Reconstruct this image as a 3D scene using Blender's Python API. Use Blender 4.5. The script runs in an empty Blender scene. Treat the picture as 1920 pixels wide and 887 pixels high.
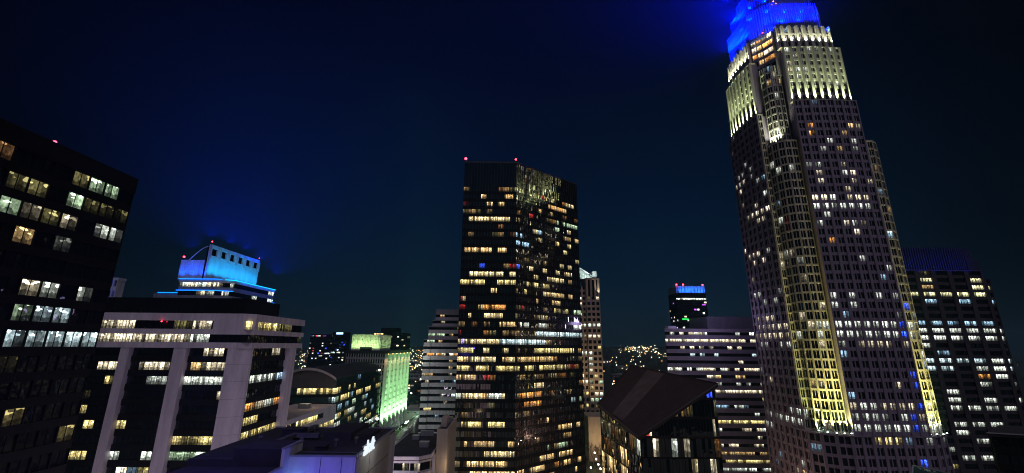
import bpy, math, random
from mathutils import Vector
rnd = random.Random(7)
R = math.radians
sc = bpy.context.scene
col = sc.collection
# ------------------------------------------------------------------ camera
EYE, PITCH, ROLL, FPX = 72.0, 14.6, 0.5, 788.0
cam = bpy.data.cameras.new('camera'); co = bpy.data.objects.new('camera', cam); col.objects.link(co)
cam.sensor_width = 36; cam.lens = 36*FPX/1920; cam.clip_end = 30000; cam.clip_start = 0.5
co.location = (0, 0, EYE)
co.rotation_mode = 'XYZ'
from mathutils import Matrix
co.matrix_world = Matrix.Translation((0, 0, EYE)) @ Matrix.Rotation(R(90+PITCH), 4, 'X') @ Matrix.Rotation(R(ROLL), 4, 'Z')
sc.camera = co
# ------------------------------------------------------------------ night sky
w = bpy.data.worlds.new('World'); sc.world = w; w.use_nodes = True
nt = w.node_tree; nt.nodes.clear()
out = nt.nodes.new('ShaderNodeOutputWorld'); bg = nt.nodes.new('ShaderNodeBackground')
tc = nt.nodes.new('ShaderNodeTexCoord'); sep = nt.nodes.new('ShaderNodeSeparateXYZ'); rp = nt.nodes.new('ShaderNodeValToRGB')
nt.links.new(tc.outputs['Generated'], sep.inputs[0]); nt.links.new(sep.outputs['Z'], rp.inputs[0])
vd = nt.nodes.new('ShaderNodeVectorMath'); vd.operation = 'DOT_PRODUCT'; nt.links.new(tc.outputs['Generated'], vd.inputs[0]); vd.inputs[1].default_value = (0.02, 0.96, 0.28)
mr = nt.nodes.new('ShaderNodeMapRange'); mr.interpolation_type = 'SMOOTHSTEP'; nt.links.new(vd.outputs['Value'], mr.inputs[0])
for i_, v_ in ((1, 0.55), (2, 0.99), (3, 0.06), (4, 1.12)): mr.inputs[i_].default_value = v_
sn = nt.nodes.new('ShaderNodeTexNoise'); sn.inputs['Scale'].default_value = 2.2; sn.inputs['Detail'].default_value = 5; nt.links.new(tc.outputs['Generated'], sn.inputs['Vector'])
ma = nt.nodes.new('ShaderNodeMath'); ma.operation = 'MULTIPLY_ADD'; nt.links.new(sn.outputs[0], ma.inputs[0]); ma.inputs[1].default_value = 0.5; ma.inputs[2].default_value = 0.75
mm = nt.nodes.new('ShaderNodeMath'); mm.operation = 'MULTIPLY'; nt.links.new(mr.outputs[0], mm.inputs[0]); nt.links.new(ma.outputs[0], mm.inputs[1])
sv = nt.nodes.new('ShaderNodeVectorMath'); sv.operation = 'SCALE'; nt.links.new(rp.outputs[0], sv.inputs[0]); nt.links.new(mm.outputs[0], sv.inputs['Scale'])
nt.links.new(sv.outputs[0], bg.inputs[0]); nt.links.new(bg.outputs[0], out.inputs[0])
els = rp.color_ramp.elements
els[0].position = 0.0; els[0].color = (0.0062, 0.0165, 0.025, 1)
els[1].position = 0.62; els[1].color = (0.0004, 0.0016, 0.0085, 1)
e = els.new(0.14); e.color = (0.0018, 0.0098, 0.0245, 1)
e = els.new(0.33); e.color = (0.0008, 0.0052, 0.0195, 1)
bg.inputs[1].default_value = 1.0
# the glow of the lit city behind the camera: one very soft lamp, as under a low moon
sl = bpy.data.lights.new('city_glow', 'SUN'); so = bpy.data.objects.new('city_glow', sl); col.objects.link(so)
sl.energy = 0.5; sl.angle = R(40); sl.color = (0.84, 0.76, 1.0)
so.rotation_euler = (R(42), 0, R(20))
vs = sc.view_settings; vs.view_transform = 'Standard'; vs.look = 'None'; vs.exposure = 0; vs.gamma = 1; vs.use_curve_mapping = False
sc.cycles.max_bounces = 5; sc.cycles.glossy_bounces = 3; sc.cycles.diffuse_bounces = 2; sc.cycles.volume_bounces = 0
sc.cycles.sample_clamp_indirect = 4; sc.cycles.use_light_tree = True; sc.cycles.filter_width = 1.05

def ray(x, y):                       # photograph position -> slopes across and up per metre of depth
    u = (x-960)/FPX; v = (443.5-y)/FPX; c, s = math.cos(R(ROLL)), math.sin(R(ROLL))
    r, t = u*c - v*s, u*s + v*c; c, s = math.cos(R(PITCH)), math.sin(R(PITCH))
    d = c - t*s
    return r/d, (s + t*c)/d
def proj(p):
    X, Y, Z = p[0], p[1], p[2]-EYE; c, s = math.cos(R(PITCH)), math.sin(R(PITCH))
    f = Y*c + Z*s
    if f < 0.1: return -9999, -9999
    t = (-Y*s + Z*c)/f; r = X/f; c, s = math.cos(R(ROLL)), math.sin(R(ROLL))
    return 960 + FPX*(r*c + t*s), 443.5 - FPX*(-r*s + t*c)
def zs(x, y, depth): return EYE + ray(x, y)[1]*depth

# ------------------------------------------------------------------ materials
def mat(name, base, rough=0.8, noise=0.25, scale=0.6, metal=0.0, bump=0.0, streak=True, spec=0.5):
    m = bpy.data.materials.new(name); m.use_nodes = True; n = m.node_tree; L = n.links
    b = n.nodes['Principled BSDF']; b.inputs['Roughness'].default_value = rough; b.inputs['Metallic'].default_value = metal
    b.inputs['Specular IOR Level'].default_value = spec
    g = n.nodes.new('ShaderNodeNewGeometry'); mp = n.nodes.new('ShaderNodeMapping'); L.new(g.outputs['Position'], mp.inputs[0])
    mp.inputs['Scale'].default_value = (1, 1, 0.18) if streak else (1, 1, 1)
    nz = n.nodes.new('ShaderNodeTexNoise'); nz.inputs['Scale'].default_value = scale; nz.inputs['Detail'].default_value = 6; nz.inputs['Roughness'].default_value = 0.65
    L.new(mp.outputs[0], nz.inputs['Vector'])
    cr = n.nodes.new('ShaderNodeValToRGB'); L.new(nz.outputs[0], cr.inputs[0])
    k0, k1 = 1-noise, 1+noise
    cr.color_ramp.elements[0].position = 0.3; cr.color_ramp.elements[0].color = [min(1, c*k0) for c in base]+[1]
    cr.color_ramp.elements[1].position = 0.7; cr.color_ramp.elements[1].color = [min(1, c*k1) for c in base]+[1]
    L.new(cr.outputs[0], b.inputs['Base Color'])
    if bump:
        bp = n.nodes.new('ShaderNodeBump'); bp.inputs['Strength'].default_value = bump; bp.inputs['Distance'].default_value = 0.1
        L.new(nz.outputs[0], bp.inputs['Height']); L.new(bp.outputs[0], b.inputs['Normal'])
    return m
def emit(name, c, s):
    m = bpy.data.materials.new(name); m.use_nodes = True; n = m.node_tree
    b = n.nodes['Principled BSDF']; b.inputs['Base Color'].default_value = (0.05, 0.05, 0.05, 1)
    b.inputs['Emission Color'].default_value = (*c, 1); b.inputs['Emission Strength'].default_value = s
    m.cycles.emission_sampling = 'NONE'
    return m
def glass_mat(name, tint=(0.012, 0.014, 0.018), rough=0.05, wob=0.06, spec=0.6, strip=0.45, metal=0.0, body=1.0, lampk=2.6):
    """window glass over a room: the attribute 'lit' is the colour of the room's own lamps, the UV (metres, 0..1) places
    blinds, lamps and furniture in it"""
    m = bpy.data.materials.new(name); m.use_nodes = True; n = m.node_tree; L = n.links; N = n.nodes.new
    b = n.nodes['Principled BSDF']; b.inputs['Base Color'].default_value = (*tint, 1); b.inputs['Roughness'].default_value = rough
    b.inputs['Specular IOR Level'].default_value = spec; b.inputs['Metallic'].default_value = metal
    at = N('ShaderNodeAttribute'); at.attribute_name = 'lit'
    uv = N('ShaderNodeUVMap'); uv.uv_map = 'UVMap'
    se = N('ShaderNodeSeparateXYZ'); L.new(uv.outputs[0], se.inputs[0])
    def M(op, a, bb=None, cc=None):
        q = N('ShaderNodeMath'); q.operation = op
        for i, v in enumerate((a, bb, cc)):
            if v is None: continue
            if isinstance(v, (int, float)): q.inputs[i].default_value = v
            else: L.new(v, q.inputs[i])
        return q.outputs[0]
    def noise(sx, sy, det=2):
        cmb = N('ShaderNodeCombineXYZ'); L.new(M('MULTIPLY', se.outputs[0], sx), cmb.inputs[0]); L.new(M('MULTIPLY', se.outputs[1], sy), cmb.inputs[1])
        q = N('ShaderNodeTexNoise'); q.inputs['Scale'].default_value = 1; q.inputs['Detail'].default_value = det; L.new(cmb.outputs[0], q.inputs['Vector'])
        return q.outputs[0]
    # vertical strips of blinds, each of its own lightness
    wn = N('ShaderNodeTexWhiteNoise'); wn.noise_dimensions = '1D'; L.new(M('FLOOR', M('MULTIPLY', se.outputs[0], 1/strip)), wn.inputs['W'])
    blind = M('MULTIPLY_ADD', wn.outputs['Value'], 1.25, 0.3)
    # lamps under the ceiling
    lampn = noise(0.9, 3.0, 1)
    top = M('MULTIPLY', M('GREATER_THAN', se.outputs[1], 0.66), M('GREATER_THAN', lampn, 0.56))
    lamp = M('MULTIPLY', top, lampk)
    # furniture against the light
    fn = noise(1.1, 0.4, 3)
    fl = M('SUBTRACT', fn, 0.16)
    dark = M('LESS_THAN', se.outputs[1], M('MULTIPLY', fl, 0.95))
    shade = M('MULTIPLY_ADD', dark, -0.72, 1.0)
    mott = M('MULTIPLY_ADD', M('POWER', noise(2.6, 4.0, 3), 2.0), 4.0, 0.12)
    pat = M('ADD', M('MULTIPLY', M('MULTIPLY', M('MULTIPLY', blind, shade), mott), body), lamp)
    mx = N('ShaderNodeVectorMath'); mx.operation = 'SCALE'; L.new(at.outputs['Color'], mx.inputs[0]); L.new(pat, mx.inputs['Scale'])
    L.new(mx.outputs[0], b.inputs['Emission Color']); b.inputs['Emission Strength'].default_value = 1.65
    g = N('ShaderNodeNewGeometry'); nz = N('ShaderNodeTexNoise'); nz.inputs['Scale'].default_value = 0.45; nz.inputs['Detail'].default_value = 2
    L.new(g.outputs['Position'], nz.inputs['Vector'])
    bp = N('ShaderNodeBump'); bp.inputs['Strength'].default_value = wob; bp.inputs['Distance'].default_value = 1.0
    L.new(nz.outputs[0], bp.inputs['Height']); L.new(bp.outputs[0], b.inputs['Normal'])
    m.cycles.emission_sampling = 'NONE'
    return m

GL = glass_mat('office_glass')
GLA = glass_mat('black_tower_glass', spec=.25, strip=0.8, body=0.42, lampk=4.2)
GLM = glass_mat('mirror_glass', (0.58, 0.54, 0.50), 0.025, 0.02, 0.6, metal=1.0)
GLG2 = mat('crown_glass', (0.16, 0.18, 0.18), 0.3, 0.2, 0.5)
GLG = glass_mat('teal_glass', (0.02, 0.05, 0.05), 0.06, 0.06, 0.8)
M_black = mat('black_metal', (0.006, 0.0055, 0.006), 0.7, 0.3, spec=0.2)
M_bronze = mat('bronze_metal', (0.03, 0.024, 0.02), 0.4, 0.3)
M_white = mat('pale_concrete', (0.60, 0.54, 0.58), 0.85, 0.2, 0.55, bump=0.1)
M_grey = mat('grey_concrete', (0.30, 0.27, 0.28), 0.85, 0.16, 0.4, bump=0.1)
M_rib = mat('ribbed_concrete', (0.27, 0.24, 0.29), 0.85, 0.14, 0.4)
M_granite = mat('red_granite', (0.25, 0.20, 0.26), 0.6, 0.22, 0.8)
M_dsteel = mat('dull_zinc', (0.10, 0.10, 0.11), 0.5, 0.3, 1.0)
M_wroof = mat('brown_roofing', (0.06, 0.038, 0.03), 0.8, 0.3, 0.35, streak=False)
M_wband = mat('worn_brown_roofing', (0.15, 0.105, 0.09), 0.8, 0.3, 0.35, streak=False)  # paler brown for the band across the sloping roof
M_gloss = mat('dark_spandrel_glass', (0.02, 0.018, 0.017), 0.12, 0.2, 0.5, spec=0.7)
M_steel2 = mat('roof_panel_grey', (0.06, 0.052, 0.052), 0.7, 0.25, 0.5, streak=False)
M_granlight = mat('pale_granite', (0.50, 0.46, 0.38), 0.65, 0.15, 0.8)
M_dark = mat('dark_roofing', (0.024, 0.022, 0.027), 0.9, 0.45, 0.35, streak=False)
M_stone = mat('tan_stone', (0.40, 0.31, 0.24), 0.8, 0.15, 0.5)
M_fin = mat('crown_metal', (0.55, 0.57, 0.6), 0.5, 0.2, 0.5)
M_crown = mat('crown_blue_metal', (0.10, 0.13, 0.38), 0.5, 0.3, 0.7)
M_steel = mat('steel_panel', (0.35, 0.36, 0.38), 0.4, 0.2, 0.6, metal=0.4)
M_green = mat('pale_precast', (0.46, 0.46, 0.42), 0.8, 0.18, 0.6)
M_beige = mat('beige_stucco', (0.42, 0.36, 0.30), 0.9, 0.14, 0.4)
M_grass = mat('lawn_grass', (0.06, 0.11, 0.035), 0.95, 0.5, 1.5, streak=False, bump=0.3)
M_bark = mat('tree_bark', (0.12, 0.09, 0.06), 0.9, 0.3, 2.0)
M_leaf = mat('dark_leaves', (0.05, 0.07, 0.03), 0.9, 0.4, 1.0, streak=False)
M_asph = mat('asphalt', (0.05, 0.05, 0.052), 0.9, 0.3, 0.2, streak=False)
M_land = mat('dark_land', (0.035, 0.045, 0.03), 0.95, 0.6, 0.02, streak=False)
M_lamp_w = emit('lamp_white', (1.0, 0.86, 0.62), 9)
M_lamp_o = emit('lamp_amber', (1.0, 0.5, 0.14), 7)
M_lamp_g = emit('lamp_cool', (0.7, 1.0, 0.85), 8)
M_red = emit('beacon_red', (1.0, 0.02, 0.04), 22)
M_pink = emit('lamp_pink', (1.0, .35, .7), 4)
M_bluestrip = emit('blue_tube', (0.0, 0.16, 1.0), 4)
M_cyanstrip = emit('cyan_tube', (0.0, 0.45, 1.0), 3)
M_sign = emit('sign_white', (0.82, 0.92, 1.0), 1.0)

WARM = (1.0, 0.66, 0.27); YEL = (1.0, 0.80, 0.30); CRM = (1.0, 0.86, 0.58); WHT = (0.92, 1.0, 0.86); COOL = (0.72, 0.95, 1.0)
GRN = (0.72, 1.0, 0.62); ORG = (1.0, 0.42, 0.10); BLU = (0.04, 0.10, 1.0); ICE = (0.45, 0.75, 1.0); RED = (1.0, 0.06, 0.05); OLV = (0.62, 0.55, 0.22)
GOLD = (1.0, .80, .40)
MIX = [CRM, CRM, WHT, YEL, COOL, WARM]

# ------------------------------------------------------------------ mesh building
def link(o, parent=None):
    col.objects.link(o)
    if parent: o.parent = parent
    return o
class MB:
    def __init__(s): s.v = []; s.f = []; s.mi = []
    def quad(s, a, b, c, d, m=0):
        i = len(s.v); s.v += [a, b, c, d]; s.f.append((i, i+1, i+2, i+3)); s.mi.append(m)
    def poly(s, pts, m=0):
        i = len(s.v); s.v += list(pts); s.f.append(tuple(range(i, i+len(pts)))); s.mi.append(m)
    def hexa(s, c, m=0):             # c: 4 lower then 4 upper corners, counter-clockwise from above
        i = len(s.v); s.v += list(c)
        for q in ((3, 2, 1, 0), (4, 5, 6, 7), (0, 1, 5, 4), (1, 2, 6, 5), (2, 3, 7, 6), (3, 0, 4, 7)):
            s.f.append(tuple(i+k for k in q)); s.mi.append(m)
    def box(s, x0, x1, y0, y1, z0, z1, m=0):
        s.hexa([(x0, y0, z0), (x1, y0, z0), (x1, y1, z0), (x0, y1, z0), (x0, y0, z1), (x1, y0, z1), (x1, y1, z1), (x0, y1, z1)], m)
    def prism(s, pts, z0, z1, m=0):
        n = len(pts); i = len(s.v)
        za = z0 if isinstance(z0, (list, tuple)) else [z0]*n; zb = z1 if isinstance(z1, (list, tuple)) else [z1]*n
        s.v += [(p[0], p[1], za[k]) for k, p in enumerate(pts)] + [(p[0], p[1], zb[k]) for k, p in enumerate(pts)]
        s.f.append(tuple(i+n-1-k for k in range(n))); s.f.append(tuple(i+n+k for k in range(n))); s.mi += [m, m]
        for k in range(n):
            k2 = (k+1) % n; s.f.append((i+k, i+k2, i+n+k2, i+n+k)); s.mi.append(m)
    def tube(s, a, b, r0, r1, n=6, m=0):
        a, b = Vector(a), Vector(b); d = (b-a).normalized(); p = d.orthogonal().normalized(); q = d.cross(p); i = len(s.v)
        for c, r in ((a, r0), (b, r1)):
            for k in range(n):
                t = 2*math.pi*k/n; s.v.append(tuple(c + (p*math.cos(t)+q*math.sin(t))*r))
        for k in range(n):
            k2 = (k+1) % n; s.f.append((i+k, i+k2, i+n+k2, i+n+k)); s.mi.append(m)
        s.f.append(tuple(i+n-1-k for k in range(n))); s.f.append(tuple(i+n+k for k in range(n))); s.mi += [m, m]
    def ball(s, c, r, m=0, n=8):
        i = len(s.v); R_ = n//2
        for a in range(1, R_):
            t = math.pi*a/R_
            for k in range(n):
                p = 2*math.pi*k/n; s.v.append((c[0]+r*math.sin(t)*math.cos(p), c[1]+r*math.sin(t)*math.sin(p), c[2]+r*math.cos(t)))
        s.v += [(c[0], c[1], c[2]+r), (c[0], c[1], c[2]-r)]; tp = len(s.v)-2
        for a in range(R_-2):
            for k in range(n):
                k2 = (k+1) % n; s.f.append((i+a*n+k, i+(a+1)*n+k, i+(a+1)*n+k2, i+a*n+k2)); s.mi.append(m)
        for k in range(n):
            k2 = (k+1) % n; s.f += [(tp, i+k, i+k2), (tp+1, i+(R_-2)*n+k2, i+(R_-2)*n+k)]; s.mi += [m, m]
    def build(s, name, mats, parent=None, off=(0, 0, 0)):
        if not isinstance(mats, (list, tuple)): mats = [mats]
        me = bpy.data.meshes.new(name); me.from_pydata([(a-off[0], b-off[1], c-off[2]) for a, b, c in s.v], [], s.f)
        for m in mats: me.materials.append(m)
        if any(s.mi): me.polygons.foreach_set('material_index', s.mi)
        me.update()
        return link(bpy.data.objects.new(name, me), parent)
def win_mesh(name, quads, gm, parent, off, fm=None):
    v = []; f = []; uv = []; cl = []
    for q, u, c in quads:
        i = len(v); v += [(a-off[0], b-off[1], z-off[2]) for a, b, z in q]; f.append((i, i+1, i+2, i+3)); uv += u; cl += [(*(c or (0, 0, 0)), 1.0)]*4
    me = bpy.data.meshes.new(name); me.from_pydata(v, [], f); me.materials.append(gm)
    if fm: me.materials.append(fm); me.polygons.foreach_set('material_index', [1 if c is None else 0 for q, u, c in quads])
    ul = me.uv_layers.new(name='UVMap'); ul.data.foreach_set('uv', [x for p in uv for x in p])
    ca = me.color_attributes.new('lit', 'FLOAT_COLOR', 'CORNER'); ca.data.foreach_set('color', [x for p in cl for x in p])
    me.update()
    return link(bpy.data.objects.new(name, me), parent)
def area_px(q):
    p = [proj(a) for a in q]
    if all(a[0] < 0 or a[0] > 1920 or a[1] < 0 or a[1] > 887 for a in p): return 0
    return max(0, 0.5*sum(p[i][1]*p[(i+1) % 4][0]-p[i][0]*p[(i+1) % 4][1] for i in range(4)))

class Thing:
    def __init__(s, name, label, cat, base, group=None):
        s.o = bpy.data.objects.new(name, None); link(s.o); s.o.empty_display_size = 2; s.o.location = base; s.base = base
        s.o['label'] = label; s.o['category'] = cat
        if group: s.o['group'] = group
        s.p = {}; s.w = []; s.rules = []; s.base_lit = (0.06, MIX, 0.5)
    def part(s, name, m):
        k = (name, m.name)
        if k not in s.p: s.p[k] = (MB(), m)
        return s.p[k][0]
    def one(s, name, m, fn, parent=None):     # a part that is a mesh of its own
        b = MB(); fn(b); return b.build(name, m, parent or s.o, s.base)
    def light_at(s, p, key):
        x, y = proj(p)
        r = random.Random(str(key))
        for (x0, y0, x1, y1, dens, cc, st) in s.rules:
            if x0 <= x <= x1 and y0 <= y <= y1:
                if r.random() > dens: return (0, 0, 0)
                c = r.choice(cc) if isinstance(cc, list) else cc
                k = st*r.uniform(0.55, 1.3); return tuple(a*k for a in c)
        dens, cc, st = s.base_lit
        if len(key) > 4: dens *= random.Random(str(key[:1]+key[3:4])).choice([.15, .3, .5, .9, 1.2, 2.2])
        if r.random() > dens: return (0, 0, 0)
        k = st*r.uniform(0.3, 1.3); return tuple(a*k for a in r.choice(cc))
    def facade(s, p0, p1, z0, z1, nf, nc, wall=None, frame=None, glass=None, pw=0.3, pd=0.3, sh=1.2, sd=0.2, m=2, mw=0.1, md=0.1,
               gd=-0.25, unit='cell', stag=0.0, hbar=False, run=1, tilt=0.006, pier_top=0.0, wname='wall', skip=None, zs_=None, sbase=None):
        """one face of a building: piers, spandrels, mullions as real steps in depth and one pane of glass per opening"""
        wall = wall or M_grey; frame = frame or M_black; glass = glass or GL
        L = math.hypot(p1[0]-p0[0], p1[1]-p0[1]); ux, uy = (p1[0]-p0[0])/L, (p1[1]-p0[1])/L; nx, ny = uy, -ux
        def P(u, d, z): return (p0[0]+ux*u+nx*d, p0[1]+uy*u+ny*d, z)
        W = s.part(wname, wall)
        def bx(B, u0, u1, d0, d1, a, b): B.hexa([P(u0, d1, a), P(u1, d1, a), P(u1, d0, a), P(u0, d0, a), P(u0, d1, b), P(u1, d1, b), P(u1, d0, b), P(u0, d0, b)])
        def bar(u0, u1, d0, d1, a, b):          # a glazing bar: front and both cheeks
            Z = [(0, 0)]*4
            return [([P(u0, d1, a), P(u1, d1, a), P(u1, d1, b), P(u0, d1, b)], Z, None), ([P(u0, d0, a), P(u0, d1, a), P(u0, d1, b), P(u0, d0, b)], Z, None), ([P(u1, d1, a), P(u1, d0, a), P(u1, d0, b), P(u1, d1, b)], Z, None)]
        fh = (z1-z0)/nf; cw = L/nc
        if pw > 0:
            for c in range(nc+1):
                a = max(0, c*cw-pw/2); b = min(L, c*cw+pw/2); bx(W, a, b, gd-0.3, pd, z0, z1+pier_top)
        for f in range(nf):
            zb = z0+f*fh
            if sh > 0: bx(W, 0.003, L-0.003, gd-0.3, sd, zb, zb+sh)
            za, zt = zb+sh, zb+fh
            rowq = []
            for c in range(nc):
                u0 = c*cw+(pw/2 if pw > 0 else 0); u1 = (c+1)*cw-(pw/2 if pw > 0 else 0); um = (u0+u1)/2
                lit = s.light_at(P(um, gd, (za+zt)/2), (s.o.name, round(p0[0], 1), round(p0[1], 1), round(zb, 1), c//run))
                rr = random.Random(f'{p0}{f}{c}')
                q = []; fr = []
                for k in range(m):
                    a = u0+(u1-u0)*k/m; b = u0+(u1-u0)*(k+1)/m
                    tu = rr.uniform(-1, 1)*tilt*(b-a); tv = rr.uniform(-1, 1)*tilt*(zt-za)
                    kk = rr.uniform(0.55, 1.15) if rr.random() > 0.14 else 0.12
                    off = rr.random()*0.0
                    q.append(([P(a, gd-tu-tv, za), P(b, gd+tu-tv, za), P(b, gd+tu+tv, zt), P(a, gd-tu+tv, zt)],
                              [(a+f*31.7+p0[0], 0), (b+f*31.7+p0[0], 0), (b+f*31.7+p0[0], 1), (a+f*31.7+p0[0], 1)], tuple(v*kk for v in lit)))
                    if k > 0 and mw > 0: fr += bar(a-mw/2, a+mw/2, gd-0.1, gd+md, za, zt)
                if pw == 0 and mw > 0 and c > 0: fr += bar(u0-mw/2, u0+mw/2, gd-0.1, gd+md, za, zt)
                if unit == 'cell': s.w.append((sum(area_px(x[0]) for x in q), q+fr, glass, frame))
                else: rowq += q+fr
            if unit == 'row': s.w.append((sum(area_px(x[0]) for x in rowq if x[2] is not None), rowq, glass, frame))
        return P
    def finish(s, wname='window'):
        for (name, _), (b, m) in s.p.items():
            if b.f: b.build(name, m, s.o, s.base)
        s.w.sort(key=lambda t: -t[0])
        seen = [t for t in s.w if t[0] > 0.5][:100]; rest = s.w[len(seen):]
        for a, q, g, fm in seen: win_mesh(wname, q, g, s.o, s.base, fm)
        by = {}
        for a, q, g, fm in rest: by.setdefault((g.name, fm.name), [g, [], fm])[1].extend(q)
        for g, q, fm in by.values():
            o = win_mesh(wname, q, g, s.o, s.base, fm); o['kind'] = 'stuff'
        return s.o
    def beacon(s, x, y, z, r=0.45):
        o = s.one('beacon', M_black, lambda b: b.box(x-0.12, x+0.12, y-0.12, y+0.12, z, z+1.2))
        s.one('lens', M_red, lambda b: b.ball((x, y, z+1.2+r*0.8), r), o)
    def units(s, spots, m=None):                # rooftop plant
        for (x, y, z, a, b, c) in spots:
            def f(B, x=x, y=y, z=z, a=a, b=b, c=c):
                B.box(x-a/2, x+a/2, y-b/2, y+b/2, z, z+c); B.box(x-a/2-0.1, x+a/2+0.1, y-b/2-0.1, y+b/2+0.1, z+c, z+c+0.12)
                for k in range(3): B.box(x-a/2+0.15, x+a/2-0.15, y-b/2-0.05, y-b/2, z+c*(0.25+0.22*k), z+c*(0.33+0.22*k))
            s.one('roof_unit', m or M_steel, f)
def spot(loc, to, power, c, ang=50, blend=0.6, rad=0.2, parent=None):
    l = bpy.data.lights.new('uplight', 'SPOT'); o = bpy.data.objects.new('uplight', l); col.objects.link(o)
    l.energy = power; l.color = c; l.spot_size = R(ang); l.spot_blend = blend; l.shadow_soft_size = rad
    o.location = loc; o.rotation_euler = (Vector(to)-Vector(loc)).to_track_quat('-Z', 'Y').to_euler()
    return o
def point(loc, power, c, rad=0.3):
    l = bpy.data.lights.new('lamp_light', 'POINT'); o = bpy.data.objects.new('lamp_light', l); col.objects.link(o)
    l.energy = power; l.color = c; l.shadow_soft_size = rad; o.location = loc
    return o

# ------------------------------------------------------------------ ground
def ground():
    xs = [-6400, -4000, -2500, -1500, -900, -500, -250, 0, 250, 500, 900, 1500, 2500, 4000, 6400]
    ys = [-200, 0, 300, 600, 900, 1200, 1500, 1900, 2400, 3000, 3700, 4500, 5200]
    b = MB(); g = {}
    xs2 = [xs[0]+(xs[-1]-xs[0])*0 for _ in ()]
    X = []; 
    for i in range(len(xs)-1):
        X += [xs[i], (xs[i]+xs[i+1])/2]
    X.append(xs[-1]); Y = []
    for i in range(len(ys)-1): Y += [ys[i], (ys[i]+ys[i+1])/2]
    Y.append(ys[-1])
    for j, y in enumerate(Y):
        for i, x in enumerate(X): g[i, j] = len(b.v); b.v.append((x, y, land(x, y)))
    for j in range(len(Y)-1):
        for i in range(len(X)-1): b.f.append((g[i, j], g[i+1, j], g[i+1, j+1], g[i, j+1])); b.mi.append(0)
    o = b.build('ground', M_land); o['kind'] = 'structure'
def land(x, y):
    t = max(0, min(1, (y-1100)/2200)); t = t*t*(3-2*t)
    return t*(52+16*math.sin(x*0.0011+0.6)+9*math.sin(x*0.0031+y*0.001)) - max(0, y-5000)*0.006
ground()
def sheet(name, pts, z, m, kind='structure'):
    b = MB(); b.poly([(x, y, z) for x, y in pts]); o = b.build(name, m); o['kind'] = kind; return o
sheet('street', [(-56, -50), (-44, -50), (-53, 900), (-65, 900)], 0.12, M_asph)
sheet('road', [(-400, 184), (400, 184), (400, 168), (-400, 168)], 0.13, M_asph)
sheet('avenue', [(66, 60), (86, 60), (86, 700), (66, 700)], 0.14, M_asph)

# ------------------------------------------------------------------ near black tower, left
def black_tower():
    t = Thing('office_tower', 'black glass tower cut by the left edge with scattered white lit offices', 'office tower', (-92, 45, 0))
    x, y0, y1, zt = -72, 14, 75.5, 102.4
    A = t.rules; a = A.append
    for r_ in [(138, 331, 167, 358, 1, OLV, .14), (167, 338, 222, 378, .9, GRN, .6), (124, 366, 140, 390, 1, GRN, .8), (140, 366, 228, 410, .9, OLV, .05),
               (163, 404, 217, 445, .95, WHT, .5), (117, 400, 140, 424, 1, CRM, .5), (4, 366, 34, 398, 1, GRN, .6), (36, 376, 74, 412, 1, CRM, .8),
               (74, 386, 117, 420, .9, OLV, .4), (0, 280, 38, 318, 1, (.5, .25, .1), .16), (0, 320, 40, 360, .8, OLV, .16), (54, 343, 90, 375, .8, OLV, .3),
               (27, 420, 72, 444, .4, WARM, .5), (0, 494, 20, 522, .9, CRM, .35), (0, 532, 60, 560, .75, CRM, .5), (62, 535, 186, 566, .75, WHT, .5),
               (0, 572, 184, 606, .55, [WHT, GRN, COOL, RED, GRN], .3), (0, 610, 186, 648, .95, COOL, .85), (0, 770, 128, 818, .75, YEL, .09)]: a(r_)
    t.base_lit = (0.05, [OLV, WHT], 0.05)
    nf = 27; t.facade((x, y0), (x, y1), 0, zt-3.0, nf, 22, M_black, M_black, GLA, pw=0.18, pd=0.05, sh=1.35, sd=0.06, m=2, mw=0.08, md=0.08, unit='row', gd=-0.2)
    B = t.part('wall', M_black); B.box(x-42, x-0.6, y0, y1-0.02, 0, zt-3.0)
    P = t.part('parapet', M_black); P.box(x-42.2, x+0.12, y0-0.2, y1+0.12, zt-2.998, zt)
    t.beacon(x-0.6, proj_y_on_x(105, 282, x), zt-1.15, 0.26)
    t.finish('window_band')
def proj_y_on_x(px, py, x): return x/ray(px, py)[0]
black_tower()

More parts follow.
